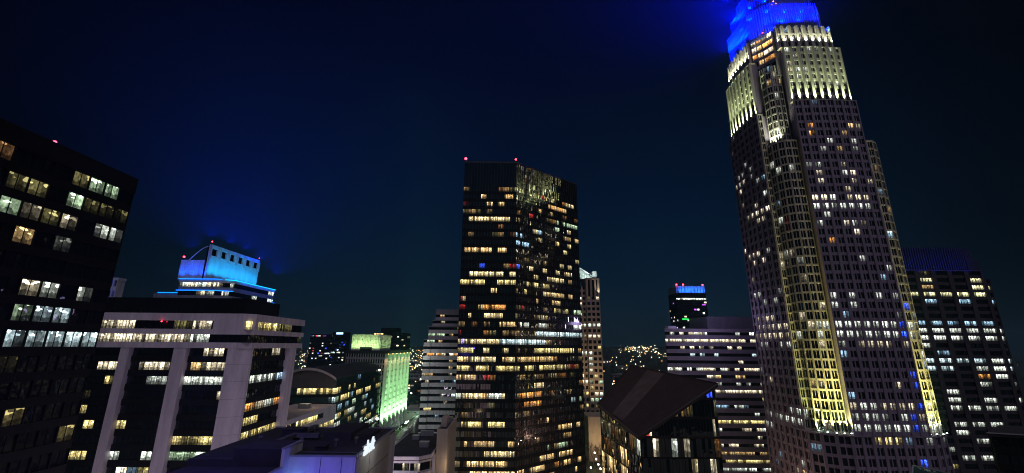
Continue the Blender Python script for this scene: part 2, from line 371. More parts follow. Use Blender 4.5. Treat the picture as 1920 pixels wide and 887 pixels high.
# ------------------------------------------------------------------ pale concrete block with two ribbon storeys over tall piers
def pale_block():
    S = 1.25
    t = Thing('concrete_office', 'pale concrete office block with tall piers and two ribbon windows under its roof', 'office building', (-95, 130, 0))
    X, Y = -57.0*S, 94.0*S
    xl, yr = -112*S, 118.6*S
    Z = lambda z: EYE+(z-EYE)*S
    zt, w1t, w1b, w2t, w2b, bb = Z(78.4), Z(76.8), Z(75.0), Z(73.9), Z(72.2), Z(71.0)
    for r_ in [(186, 598, 257, 615, .95, CRM, .6), (331, 598, 357, 618, .9, OLV, .14), (357, 598, 400, 619, 1, CRM, .8), (459, 598, 516, 620, 1, YEL, .72), (516, 598, 575, 622, .25, OLV, .18),
               (257, 598, 331, 617, .1, ORG, .2),
               (180, 622, 341, 644, .96, CRM, .72), (341, 622, 455, 646, .6, [CRM, WHT], .55), (455, 622, 575, 650, .5, OLV, .1),
               (180, 647, 196, 665, .9, YEL, .6), (384, 648, 434, 669, .6, CRM, .75), (466, 648, 475, 670, 1, ORG, .5), (493, 648, 545, 671, .75, CRM, .55),
               (178, 670, 230, 690, .9, [CRM, COOL], .75), (263, 671, 313, 690, .7, CRM, .7), (356, 673, 430, 694, .75, [CRM, WARM], .6),
               (200, 696, 222, 716, .9, YEL, .65), (272, 697, 322, 719, .95, WHT, .22), (338, 699, 423, 720, .95, WHT, .62), (452, 694, 542, 720, .85, [COOL, ICE, WHT], .62),
               (406, 728, 419, 747, 1, CRM, .35), (446, 738, 537, 770, .85, [CRM, WHT, ORG], .5), (215, 775, 238, 797, 1, YEL, .75), (178, 774, 203, 794, .8, CRM, .3),
               (316, 806, 364, 829, 1, YEL, .7), (365, 808, 402, 831, .95, YEL, .65), (438, 784, 532, 826, .92, YEL, .62), (204, 832, 294, 856, .9, [CRM, GRN, WHT], .6),
               (311, 836, 357, 861, .8, GRN, .16), (358, 838, 386, 863, .9, GRN, .65), (176, 828, 196, 852, .9, YEL, .5), (220, 863, 241, 887, .8, CRM, .55), (257, 864, 275, 886, .9, YEL, .6),
               (120, 750, 170, 800, .7, YEL, .6), (120, 830, 170, 870, .7, YEL, .5)]: t.rules.append(r_)
    t.base_lit = (0.07, [OLV, ICE], 0.06)
    # recessed dark storeys between the piers
    gx, gy = X-1.5, Y+1.5
    fh = 2.95*S; ztop = bb-0.05; nf = 20; z0 = ztop-nf*fh
    t.facade((xl, gy), (gx, gy), z0, ztop, nf, 24, M_black, M_black, GL, pw=0, sh=fh*0.44, sd=0.05, m=2, mw=0.09, md=0.1, unit='row', run=2)
    t.facade((gx, gy), (gx, yr-1.0), z0, ztop, nf, 12, M_black, M_black, GL, pw=0, sh=fh*0.44, sd=0.05, m=2, mw=0.09, md=0.1, unit='row', run=2)
    # two top storeys
    for (za, zb, n) in ((w1b, w1t, 1), (w2b, w2t, 1)):
        t.facade((xl, Y+0.5), (X-0.5, Y+0.5), za, zb, 1, 26, M_black, M_black, GL, pw=0, sh=0.02, m=3, mw=0.08, md=0.08, unit='row', run=2, gd=-0.1)
        t.facade((X-0.5, Y+0.5), (X-0.5, yr-0.5), za, zb, 1, 13, M_black, M_black, GL, pw=0, sh=0.02, m=3, mw=0.08, md=0.08, unit='row', run=2, gd=-0.1)
    W = t.part('wall', M_white)
    pl = [(xl, Y), (X-2.2, Y), (X, Y+2.2), (X, yr), (xl, yr)]
    for za, zb in ((w1t, zt), (w2t, w1b), (bb, w2b)): W.prism(pl, za, zb)
    # solid corner panel of the upper ribbon and of the pier
    W.prism([(-65.2*S, Y), (X-2.2, Y), (X, Y+2.2), (X, Y+3.4), (X-4, Y+4), (-65.2*S, Y+1)], w1b+0.002, w1t-0.002)
    W.box(xl+0.5, X-2, Y+2.5, yr-0.7, w2b+0.01, w1t-0.01)
    pier = lambda b, a, c: b.box(a*S, c*S, Y+0.25, Y+1.9, 0, bb-0.003)
    for a, c in ((-108.6, -106.4), (-96.4, -94.2), (-84.4, -82.5), (-72.9, -70.2)): t.one('pier', M_white, lambda b: pier(b, a, c))
    t.one('pier', M_white, lambda b: b.prism([(-61.2*S, Y+0.2), (X-2.6, Y+0.2), (X-0.25, Y+2.6), (X-0.25, Y+3.6), (X-2.2, Y+3.6), (-61.2*S, Y+2)], 0, bb-0.003))
    t.one('pier', M_white, lambda b: b.box(X-2.2, X-0.25, 112.7*S, 116.1*S, 0, bb-0.003))
    J = t.part('panel_joint', M_grey)
    for za, zb in ((w1t, zt), (w2t, w1b), (bb, w2b)):
        for k in range(11): xx = xl+4+k*6.1; J.box(xx-.025, xx+.025, Y-.006, Y-.001, za, zb) if xx < X-2.4 else 0
        for k in range(5): yy = Y+3.2+k*5.8; J.box(X+.001, X+.006, yy-.025, yy+.025, za, zb)
    for k in range(9):
        z = bb-4.2-k*4.4; J.prism([(-61.2*S-.01, Y+0.185), (X-2.59, Y+0.185), (X-0.235, Y+2.59), (X-0.235, Y+3.61), (X-2.2, Y+3.61), (-61.2*S-.01, Y+2)], z, z+0.07)
    t.part('roof', M_dark).prism([(xl+.4, Y+.4), (X-2.4, Y+.4), (X-.4, Y+2.4), (X-.4, yr-.4), (xl+.4, yr-.4)], zt-0.6, zt-0.25)
    # plant room on the roof, ribbed dark metal
    PM = t.part('penthouse', M_black); k = 0
    px0, px1, py0, py1, pz = -117, -76, Y+4.0, Y+22, zt+4.6
    PM.box(px0, px1, py0, py1, zt-0.25, pz)
    for i in range(60):
        x = px0+0.3+i*(px1-px0-0.6)/59; PM.box(x-0.08, x+0.08, py0-0.12, py0-0.002, zt-0.2, pz-0.1)
    t.beacon(-95.5, Y-0.35, w1b+0.6, 0.18)
    t.finish('window_band')
pale_block()

# ------------------------------------------------------------------ blue lit stepped tower behind it
def blue_tower():
    t = Thing('corporate_tower', 'stepped tower with glowing blue wedge crown and six square openings', 'office tower', (-135, 225, 0))
    t.rules += [(336, 518, 420, 536, .85, [CRM, YEL, WHT], .75), (420, 522, 520, 545, .35, [WHT, CRM], .65), (336, 541, 420, 552, .75, [WHT, CRM], .6), (420, 540, 520, 560, .4, WHT, .6), (420, 560, 520, 590, .4, [WHT, COOL], .6)]
    t.base_lit = (0.1, [WHT, COOL], .4)
    # office storeys below the crown: three facets
    a, b, c, d = (-156.5, 197.5), (-139.5, 197.5), (-133, 201), (-133, 236); fl = [88.0, 92.0, 96.0, 100.2]
    for p, q, n in ((a, b, 8), (b, c, 5), (c, d, 14)):
        t.facade(p, q, 56.0, 99.8, 11, n, M_steel, M_black, GL, pw=0, sh=1.9, sd=0.12, m=2, mw=0.1, md=0.1, unit='row', run=2)
    t.part('wall', M_steel).prism([(-156.4, 198.2), (-139.8, 198.2), (-133.6, 201.6), (-133.6, 235.9), (-156.4, 235.9)], 0, 99.7)
    pl = [(-156.8, 197.2), (-139.4, 197.2), (-132.7, 200.7), (-132.7, 236.3), (-156.8, 236.3)]
    t.part('cornice', M_fin).prism(pl, 99.82, 101.2)
    # light tubes along the cornices
    def tubes(b_, pts, z):
        for p, q in zip(pts[:-1], pts[1:]): b_.tube((*p, z), (*q, z), 0.14, 0.14)
    t.one('light_tube', M_bluestrip, lambda b_: tubes(b_, [(-156.8, 196.9), (-139.4, 196.9), (-137, 198.2)], 101.35))
    t.one('light_tube', M_cyanstrip, lambda b_: tubes(b_, [(-136, 198.6), (-132.4, 200.5), (-132.4, 236.3)], 101.3))
    t.one('light_tube', M_bluestrip, lambda b_: tubes(b_, [(-157, 196.9), (-139.4, 196.9), (-132.4, 200.5)], 96.0))
    t.one('light_tube', M_bluestrip, lambda b_: tubes(b_, [(-168, 200), (-158.6, 200)], 95.2))
    for z in (93.8, 90.6, 87.5): t.one('light_tube', M_bluestrip, lambda b_: b_.tube((-132.3, 234.5, z), (-132.3, 236.4, z), 0.3, 0.3))
    t.part('terrace', M_steel).box(-170, -157.3, 200.4, 235, 56, 95.0)
    # wedge crown: a tall wall along the right, a low drum to the left, a curved brace between
    y0, y1, x = 197.9, 238.5, -145.2
    C = t.part('crown_wall', M_fin)
    ztop, zo0, zo1 = 118.4, 114.4, 116.7
    C.box(x-0.8, x, y0, y1, 101.2, zo0-1.2)
    n = 6; step = (y1-y0)/n
    for k in range(n+1):
        w_ = 1.3 if k in (0, n) else 1.5
        yy = y0+k*step; C.box(x-0.8, x+0.001, max(y0, yy-w_), min(y1, yy+w_), zo0-1.2, zo1)
    C.box(x-0.8, x, y0, y1, zo1, ztop)
    for k in range(n+1):
        for s_ in (-0.55, 0.55):
            yy = min(y1-0.3, max(y0+0.3, y0+k*step+s_)); C.box(x, x+0.45, yy-0.16, yy+0.16, zo0-2.6, zo1+0.4)
    t.part('crown_back', M_black).box(x-1.6, x-1.3, y0+.1, y1-.1, 101.2, zo1+1)
    D = t.part('crown_drum', M_fin); D.box(x-13, x-1.7, y0+.02, y1, 101.2, 110.6)
    for k in range(12): D.box(x-12.8+k*1.0, x-12.65+k*1.0, y0-0.12, y0, 101.4, 110.5)
    def brace(b_):
        P_ = [(x-9.5+9.0*i/8, 110.6+6.9*math.sin(i/8*math.pi/2)) for i in range(9)]
        for (xa, za), (xb, zb) in zip(P_[:-1], P_[1:]): b_.tube((xa, y0+.3, za), (xb, y0+.3, zb), 0.22, 0.22)
    t.one('brace', M_fin, brace)
    t.beacon(x-12.4, y0+.5, 110.6, 0.45); t.beacon(x-.4, y0+.6, ztop, 0.3); t.beacon(x-.4, y1-.6, ztop, 0.2)
    c1 = (0.0, 0.42, 1.0); c0 = (0.0, 0.09, 1.0)
    for k in range(8):
        yy = y0+2+k*(y1-y0-4)/7; spot((x+5.0, yy, 101.8), (x, yy, 112.5), 4600, c1, 100, 0.9)
    for p, d, pw_ in (((-134, 236, 110), (.3, -.1, 1), 1.8e5), ((-140, 230, 117), (.2, -.1, 1), 1.8e5), ((-144, 222, 121), (.1, -.1, 1), 1.8e5), ((-144, 210, 121.5), (0, -.2, 1), 1.8e5), ((-146, 199, 122), (-.2, -.2, 1), 1.6e5), ((-153, 197, 116), (-.2, -.2, 1), 1.2e5)): spot(p, Vector(p)+Vector(d), pw_, (0.0, 0.02, 1.0), 165, 1, .4)  # unseen blue lamps added for the halo around the crown
    for k in range(3): spot((x-11+k*5, y0-3.6, 102.0), (x-11+k*5, y0, 108), 3600, c0, 100, 0.9)
    for k in range(5):
        yy = 208+k*6.4; spot((-129.5, yy, 102.5), (-133, yy, 97), 900, c0, 110, 0.9)
    t.finish('window_band')
    s = Thing('slender_tower', 'thin blue lit edge of a tower beside the black tower', 'tower', (-153, 164, 0))
    s.rules += [(190, 510, 225, 600, .25, BLU, .5)]; s.base_lit = (0.1, [BLU], .3)
    s.facade((-154.6, 160), (-150.2, 160), 40, 95, 14, 3, M_fin, M_black, GL, pw=0.5, pd=0.3, sh=1.6, sd=0.1, m=1, mw=0)
    s.part('wall', M_fin).box(-156, -150.25, 160.6, 163, 0, 95); s.part('parapet', M_fin).box(-156.1, -150, 159.7, 163.1, 95.002, 96)
    spot((-152.4, 154, 70), (-152.4, 160, 88), 6000, (0, .03, 1), 80, 0.9)
    s.finish()
blue_tower()

# ------------------------------------------------------------------ centre: dark mirror glass tower
def mirror_tower():
    t = Thing('glass_tower', 'tall dark mirror glass tower in the middle, warm office rows reflecting its neighbour', 'office tower', (8, 228, 0))
    Rr = t.rules
    L_ = [(371, 893, 960, .4, WARM, .5), (385, 885, 945, .5, WARM, .7), (414, 868, 966, .85, GOLD, .6), (430, 885, 930, .2, BLU, .6), (463, 870, 950, .75, WARM, .7), (480, 868, 960, .1, WARM, .3),
          (498, 865, 920, .15, BLU, .6), (514, 878, 966, .85, GOLD, .75), (528, 860, 966, .9, YEL, .6), (547, 862, 966, .25, WARM, .6), (562, 865, 966, .45, [WARM, GOLD], .7), (580, 900, 950, 1, [WARM, ORG], .8), (598, 880, 945, .95, GOLD, .6),
          (616, 865, 900, .1, ORG, .3), (616, 935, 968, .9, [ORG, WARM], .7), (634, 856, 936, .9, GOLD, .5), (634, 936, 1095, 1, COOL, .75), (651, 854, 885, .95, YEL, .7), (651, 885, 968, .3, GOLD, .5),
          (671, 853, 968, .85, [GOLD, WARM], .65), (689, 853, 968, .85, YEL, .62), (707, 852, 890, .9, WARM, .6), (725, 852, 968, .06, ICE, .5), (747, 852, 945, .95, [GOLD, WARM, WHT], .75),
          (803, 851, 945, .85, YEL, .55), (828, 870, 966, .6, WARM, .5), (848, 905, 966, .6, GOLD, .75), (866, 875, 966, .95, WARM, .75), (884, 880, 966, .95, WARM, .85)]
    for y, a, b, d, c, s in L_: Rr.append((a, y-8, b, y+8, d, c, s))
    R_ = [(395, 1010, 1062, .9, [WARM, ORG], .6), (388, 1062, 1085, .7, GOLD, .6), (425, 1040, 1085, .8, GRN, .6), (438, 968, 1085, .35, [GOLD, ICE], .5), (455, 1030, 1085, .5, WARM, .4), (470, 968, 1085, .25, GOLD, .5), (487, 1045, 1085, .5, GOLD, .6),
          (505, 975, 1085, .3, GOLD, .6), (520, 990, 1085, .7, GOLD, .55), (540, 985, 1030, .7, [YEL, COOL], .6), (555, 1000, 1090, .35, [GOLD, WARM], .5), (572, 1000, 1090, .5, WARM, .45), (590, 1010, 1090, .6, [YEL, GRN], .45),
          (616, 970, 1090, .45, WHT, .5), (651, 1000, 1075, .9, YEL, .7), (671, 968, 1035, .9, WARM, .6), (688, 1010, 1062, .95, YEL, .65), (688, 968, 1010, .5, YEL, .5), (724, 1000, 1018, 1, GOLD, .8), (744, 972, 1015, .85, ORG, .6), (762, 985, 1015, .5, ORG, .4),
          (725, 1060, 1098, .4, [COOL, GRN], .4), (755, 1060, 1098, .35, [RED, COOL, GRN], .4), (795, 1025, 1095, .5, WARM, .55), (818, 1000, 1080, .25, WARM, .35), (832, 1015, 1090, .5, [GOLD, GRN], .35), (855, 1005, 1090, .8, WARM, .62), (872, 1050, 1096, .85, WARM, .65), (884, 968, 1050, .9, WARM, .65)]
    for y, a, b, d, c, s in R_: Rr.append((a, y-7.5, b, y+7.5, d, c, s))
    t.base_lit = (0.3, [WARM, ORG, WARM, YEL, ORG, WARM, RED, WARM, OLV], .13)  # red and faint warm panes stand in for reflected lights
    Rr += [(966, 432, 990, 478, .8, [BLU, ICE], .7), (966, 490, 990, 505, .9, BLU, .7)]  # blue reflection on the corner facet, painted as lit panes
    A, B, C, D, E_ = (-25.6, 208), (2.0, 208), (6.4, 212.0), (38.9, 238.6), (-22, 246)
    zt, zc = 167.6, 153.0; fh = 4.1; nf = 37; z0 = zc-nf*fh
    o = dict(wall=M_gloss, frame=M_bronze, glass=GLM, pw=0.16, pd=0.12, sh=1.75, sd=0.02, m=2, mw=0.09, md=0.1, gd=-0.03, unit='row', tilt=0.02)
    t.facade(A, B, z0, zc, nf, 18, run=2, **o); t.facade(B, C, z0, zc, nf, 4, **o); t.facade(C, D, z0, zc, nf, 26, run=2, **o)
    o2 = dict(o); o2.update(sh=0.1, unit='row', m=2)
    rr = t.rules; t.rules = []; bl = t.base_lit; t.base_lit = (0, [WHT], 0)
    for p, q, n in ((A, B, 18), (B, C, 4), (C, D, 26)): t.facade(p, q, zc+0.01, zt-0.8, 1 if p == A else 3, n, **o2)
    t.part('wall', M_bronze).prism([(-25.4, 208.7), (1.7, 208.7), (5.9, 212.9), (38.3, 239.2), E_], 0, zt-1.0)
    t.part('parapet', M_bronze).prism([(-25.7, 207.85), (2.1, 207.85), (6.6, 211.9), (39.1, 238.6), E_], zt-0.79, zt)
    t.part('wall', M_bronze).prism([A, E_, (-25, 210)], 0, zt-1) if False else None
    t.beacon(-25.2, 208.4, zt, 0.7); t.beacon(1.7, 208.4, zt, 0.5)
    t.finish('window_band')
mirror_tower()

# ------------------------------------------------------------------ grey stepped tower left of it
def stepped_tower():
    t = Thing('stepped_tower', 'grey banded tower stepping up against the left side of the mirror glass tower', 'office tower', (-40, 262, 0))
    t.rules += [(800, 595, 860, 604, .5, [CRM, WHT], .6), (810, 606, 860, 614, .4, WHT, .5), (800, 622, 832, 640, .95, GRN, .4), (832, 625, 860, 640, .3, WARM, .3), (795, 640, 808, 650, .9, COOL, .5), (800, 664, 860, 676, .6, [CRM, ORG], .6), (800, 690, 850, 700, .3, YEL, .6),
                (795, 716, 856, 724, .7, YEL, .6), (795, 741, 856, 750, .95, COOL, .7), (795, 766, 806, 775, .9, YEL, .6), (808, 795, 850, 804, .5, YEL, .7)]
    t.base_lit = (0.16, [CRM, ICE, WARM], .25)
    y = 250; fh = 3.66
    lev = [(-50.2, -46.2, 75.0, 'l'), (-46.2, -30, 82.4, 'm')]
    kw = dict(wall=M_white, frame=M_black, glass=GL, pw=0, sh=2.15, sd=0.15, m=2, mw=0.12, md=0.05, unit='row', run=1)
    z = 75.0; n = 20
    t.facade((-50.4, y), (-46.4, y), z-n*fh, z, n, 2, **kw)
    t.facade((-46.39, y+0.8), (-29, y+0.8), z-n*fh, z, n, 8, **kw)
    t.facade((-48.2, y+1.6), (-29, y+1.6), z, z+2*fh, 2, 8, **kw)
    t.facade((-46.4, y+2.4), (-29, y+2.4), z+2*fh, z+3*fh, 1, 7, **kw)
    t.facade((-44.8, y+3.2), (-29, y+3.2), z+3*fh, z+4*fh, 1, 6, **kw)
    W = t.part('wall', M_grey)
    W.box(-50.4, -29, y+1.4, y+25, 0, z); W.box(-48.2, -29, y+2.2, y+25, z, z+2*fh); W.box(-46.4, -29, y+3.0, y+25, z+2*fh+.001, z+3*fh); W.box(-44.8, -29, y+3.8, y+25, z+3*fh+.001, z+4*fh)
    t.part('parapet', M_rib).box(-44.9, -28.9, y+3.1, y+25, z+4*fh+.002, z+4*fh+3.2)
    for zz in (z, z+2*fh, z+3*fh): t.one('ledge', M_rib, lambda b: b.box(-50.5 if zz == z else -48.3 if zz == z+2*fh else -46.5, -29, y-0.2+(0 if zz == z else 1.5 if zz == z+2*fh else 2.2), y+4, zz+.003, zz+.5))
    t.finish('window_band')
    point((-58, 236, 40), 1700, (0.6, 1.0, 0.7)); point((-50, 243, 66), 900, (0.8, 1.0, 0.85))  # unseen lamps added to brighten the stepped tower
stepped_tower()

# ------------------------------------------------------------------ green uplit tower with fins
def green_tower():
    t = Thing('green_tower', 'tower washed green with tall white fins and a glowing box on its roof', 'office tower', (-98, 312, 0))
    x0, x1, y0, y1, zt, zb = -113, -86.2, 300, 366, 68.2, 12.5
    t.base_lit = (0.03, [CRM, WHT], .4)
    t.rules += [(700, 700, 770, 820, .03, COOL, .5)]
    t.facade((x0, y0), (x1, y0), zb, zt-2, 14, 16, M_grey, M_black, GL, pw=0.55, pd=0.7, sh=1.4, sd=0.05, m=1, mw=0)
    t.facade((x1, y0), (x1, y1), zb, zt-2, 14, 24, M_green, M_black, GLG, pw=0.35, pd=0.25, sh=2.7, sd=0.12, m=2, mw=0.12, md=0.05)
    t.part('wall', M_green).box(x0, x1-0.7, y0+0.7, y1, 0, zt-2.01)
    t.part('wall', M_green).box(x0-1, x1+0.3, y0-1, y1, 0, zb-0.01)
    Rf = t.part('roof', M_dark); Rf.box(x0-.4, x1+2.2, y0-.9, y1+.4, zt-2, zt)
    n = 7
    for k in range(n):
        yy = y0+0.7+k*(y1-y0-1.4)/(n-1)
        def fin(b, yy=yy):
            for i in range(10):
                z = zb+(zt-2.1-zb)*i/10; z2 = zb+(zt-2.1-zb)*(i+1)/10; d0 = 1.7 if i > 0 else 3.0; d1 = 1.7
                b.hexa([(x1, yy-.28, z), (x1+d0, yy-.28, z), (x1+d0, yy+.28, z), (x1, yy+.28, z), (x1, yy-.28, z2), (x1+d1, yy-.28, z2), (x1+d1, yy+.28, z2), (x1, yy+.28, z2)])
        t.one('fin', M_green, fin)
        g = (0.42, 1.0, 0.42)
        spot((x1+5.4, yy-2.8, zb+1.6), (x1+0.5, yy, zb+36), 185000, g, 50, 0.8)
        spot((x1+2.6, yy-2.4, zt-3.2), (x1+.6, yy, zt-14), 2300, (1.0, 0.62, 0.3), 80, 0.9)
        f_ = t.one('floodlight', M_black, lambda b: b.box(x1+4.4, x1+4.9, yy-3.0, yy-2.5, zb, zb+0.6))
        t.one('lens', M_lamp_g, lambda b: b.ball((x1+4.65, yy-2.75, zb+.75), .45), f_)
    T = t.part('soffit_lamp', M_lamp_o)
    for k in range(n): T.ball((x1+1.95, y0+1+k*(y1-y0-1.4)/(n-1), zt-2.35), 0.3)
    # glowing box
    bx0, bx1, by0, by1, bz = -110.4, -90.6, y0+.5, y0+26, zt+10.6
    B = t.part('penthouse', M_green); B.box(bx0, bx1, by0, by1, zt, bz)
    H = t.part('penthouse_rib', M_green)
    for k in range(18): xx = bx0+.4+k*(bx1-bx0-.8)/17; H.box(xx-.14, xx+.14, by0-.35, by0-.003, zt+2.4, bz)
    for k in range(13): yy = by0+.4+k*(by1-by0-.8)/12; H.box(bx1+.003, bx1+.35, yy-.14, yy+.14, zt+2.4, bz)
    for k in range(3): H.box(bx0, bx1, by0-.2, by0-.004, zt+4.5+k*2.4, zt+4.62+k*2.4)
    for k in range(6): spot((bx0+2+k*3.2, by0-5.5, zt+.5), (bx0+2+k*3.2, by0, zt+6), 3300, (0.62, 1.0, 0.36), 95, .9)
    for k in range(4): spot((bx1+4.2, by0+3+k*6, zt+.5), (bx1, by0+3+k*6, zt+6), 2600, (0.62, 1.0, 0.36), 95, .9)
    t.units([(-100, y0+.1, zt, 8, .6, 2.0)], M_black)
    t.finish()
green_tower()

# ------------------------------------------------------------------ far towers
def far_tower(name, label, x0, x1, y, zt, fh, nc, dens, cols, wallm=None, d=30, steps=(), s=.6, z0=0, rules=()):
    t = Thing(name, label, 'tower', ((x0+x1)/2, y+d/2, 0)); wallm = wallm or M_black
    t.base_lit = (dens, cols, s); t.rules += list(rules)
    nf = int((zt-z0)/fh)
    t.facade((x0, y), (x1, y), z0, z0+nf*fh, nf, nc, wallm, M_black, GL, pw=0.5, pd=.15, sh=fh*.5, sd=.1, m=1, mw=0)
    t.facade((x1, y), (x1, y+d), z0, z0+nf*fh, nf, max(3, int(nc*d/(x1-x0))), wallm, M_black, GL, pw=0.5, pd=.15, sh=fh*.5, sd=.1, m=1, mw=0) if x1 < 0 else \
        t.facade((x0, y+d), (x0, y), z0, z0+nf*fh, nf, max(3, int(nc*d/(x1-x0))), wallm, M_black, GL, pw=0.5, pd=.15, sh=fh*.5, sd=.1, m=1, mw=0)
    W = t.part('wall', wallm); W.box(x0+.6, x1-.6, y+.6, y+d, 0, z0+nf*fh); W.box(x0-.1, x1+.1, y-.2, y+d+.1, z0+nf*fh+.01, zt+.2)
    for (a, b, za, zb) in steps: t.part('penthouse', wallm).box(a, b, y+1, y+d-1, za, zb)
    return t
t = far_tower('apartment_tower', 'distant dark tower with a bright top row beside the pale concrete block', -418, -374, 900, 92, 5, 12, .2, [WHT, COOL, BLU, RED, CRM], rules=[(575, 622, 625, 629, .95, CRM, 1.2)], s=1.0)
t.part('wing', M_black).box(-373.5, -346, 905, 930, 0, 97)
t.rules = []; t.facade((-373.5, 904.3), (-346, 904.3), 2, 97, 19, 7, M_black, M_black, GL, pw=.5, pd=.15, sh=2.4, sd=.1, m=1, mw=0)
t.one('roof_sign', emit('sign_blue', (0.35, 0.6, 1.0), 3), lambda b: b.box(-366, -352, 903.6, 904.1, 92.5, 96.5)); t.finish()
t = far_tower('hotel_tower', 'far dark blue tower behind the glowing green roof box', -222, -170, 700, 91, 4.5, 14, .06, [CRM, WHT, WARM], steps=((-212, -186, 91.2, 99),), s=1.0, rules=[(700, 622, 720, 632, .8, WARM, 1.2)]); t.finish()
t = far_tower('blue_top_tower', 'distant slim tower with cyan blue lit top and red beacons', 236, 277, 600, 147, 5, 11, .12, [WHT, CRM, WHT, (.6, .1, 1)], s=1.0, rules=[(1265, 556, 1332, 561, .9, WHT, 1.2)], d=34)
Bc = t.part('crown', M_fin)
Bc.prism([(236, 602), (240, 599), (273, 599), (277, 602), (277, 632), (236, 632)], 147.3, 157)
for k in range(9): Bc.box(238+k*4.5, 239+k*4.5, 597.8, 598.9, 147.3, 157)
for k in range(9): spot((238.5+k*4.5, 592, 148), (238.5+k*4.5, 599, 153), 5200, (0.0, 0.14, 1.0), 100, .9)
for x in (236.5, 246, 274): t.beacon(x, 600.5, 157, 1.2)
t.one('sign_panel', emit('sign_green', (0.02, 1.0, 0.12), 1.2), lambda b: b.box(240, 249, 599.2, 599.5, 109.5, 111.5))
t.one('sign_panel', emit('sign_violet', (0.6, 0.1, 1.0), 1.4), lambda b: b.box(270, 275, 599.2, 599.5, 130, 131.5))
t.finish()

# ------------------------------------------------------------------ arched roof glass building and low grey one
def arched_hall():
    t = Thing('arched_building', 'dark glass building with a low arched roof below the green tower', 'office building', (-95, 240, 0))
    t.rules += [(560, 730, 655, 746, .93, YEL, .75), (655, 722, 690, 736, .85, YEL, .75), (690, 712, 720, 730, .4, YEL, .5), (620, 735, 720, 765, .4, [ICE, COOL, GRN], .3), (620, 765, 720, 790, .4, [WHT, YEL], .4), (620, 780, 720, 812, .6, [GRN, WHT], .35)]
    t.base_lit = (0.12, [(.3, .8, .75), ICE], .16)
    a, b, c, d = (-109, 208), (-83.2, 212), (-86.5, 295), (-112, 293); ze = 55.9
    kw = dict(wall=M_black, frame=M_black, glass=GLG, pw=0, sh=1.3, sd=.08, m=2, mw=.1, md=.1, unit='row', run=2)
    t.facade(a, b, ze-14*4, ze-4.0, 13, 9, **kw); t.facade(b, c, ze-14*4, ze, 14, 30, **kw)
    t.part('wall', M_black).prism([(-109, 209), (-84, 212.7), (-87.3, 295), d], 0, ze)
    G = t.part('gable', M_grey); Gd = t.part('gable_infill', M_steel2); Rf = t.part('roof', M_dark); n = 12
    prof = [(i/n, 4.6*(1-((i/n-.5)*2)**2)) for i in range(n+1)]
    A = Vector((*a, 0)); Bv = Vector((*b, 0)); Dv = Vector((*d, 0)); Cv = Vector((*c, 0))
    for (s0, h0), (s1, h1) in zip(prof[:-1], prof[1:]):
        p, q = A.lerp(Bv, s0), A.lerp(Bv, s1); r_, s_ = Dv.lerp(Cv, s0), Dv.lerp(Cv, s1)
        Rf.hexa([(p.x, p.y-1.0, ze+h0), (q.x, q.y-1.0, ze+h1), (s_.x, s_.y, ze+h1), (r_.x, r_.y, ze+h0), (p.x, p.y-1.0, ze+h0+.7), (q.x, q.y-1.0, ze+h1+.7), (s_.x, s_.y, ze+h1+.7), (r_.x, r_.y, ze+h0+.7)])
        Gd.quad((p.x, p.y, ze-4), (q.x, q.y, ze-4), (q.x, q.y, ze+h1), (p.x, p.y, ze+h0))
        G.hexa([(p.x, p.y-1.06, ze+h0-.45), (q.x, q.y-1.06, ze+h1-.45), (q.x, q.y-.2, ze+h1-.45), (p.x, p.y-.2, ze+h0-.45), (p.x, p.y-1.06, ze+h0+.75), (q.x, q.y-1.06, ze+h1+.75), (q.x, q.y-1.002, ze+h1+.75), (p.x, p.y-1.002, ze+h0+.75)])
    t.one('corner_lamp', M_lamp_w, lambda b_: b_.ball((-85.6, 287, ze+.2), .6))
    t.finish('window_band')
    point((-78, 200, 60), 900, (1, .8, .6))
    u = Thing('low_office', 'low pale building with one slanting lit ribbon window behind the near pier', 'office building', (-86, 175, 0))
    u.rules += [(540, 770, 640, 812, .85, YEL, .55)]
    x, y0, y1, zt = -77.2, 150, 199, 46.4
    u.facade((x, y0), (x, y1), zt-3.7, zt-1.6, 1, 14, M_white, M_black, GL, pw=0, sh=.02, m=2, mw=.08, md=.08, unit='row', run=1)
    u.facade((x, y0), (x, y1), zt-32, zt-6, 6, 14, M_white, M_black, GL, pw=0, sh=2.2, sd=.1, m=2, mw=.08, md=.08, unit='row', run=1)
    W = u.part('wall', M_white); W.box(x-18, x+.06, y0-.05, y1+.05, zt-1.6, zt); W.box(x-.4, x+.06, y0-.05, y1+.05, zt-6, zt-3.7); W.box(x-18, x-.6, y0, y1, 0, zt-1.61)
    u.part('wall', M_white).box(x-.5, x+.07, 187, y1+.06, zt-3.69, zt-1.601)
    u.part('roof', M_beige).box(x-17.6, x-.4, y0+.4, y1-.4, zt+.003, zt+.05); u.units([(x-8, 186, zt+.05, 4, 3, 1.6), (x-13, 172, zt+.05, 3, 3, 1.4)])
    u.finish('window_band'); point((-84, 186, 50), 300, (1, .75, .5))
arched_hall()

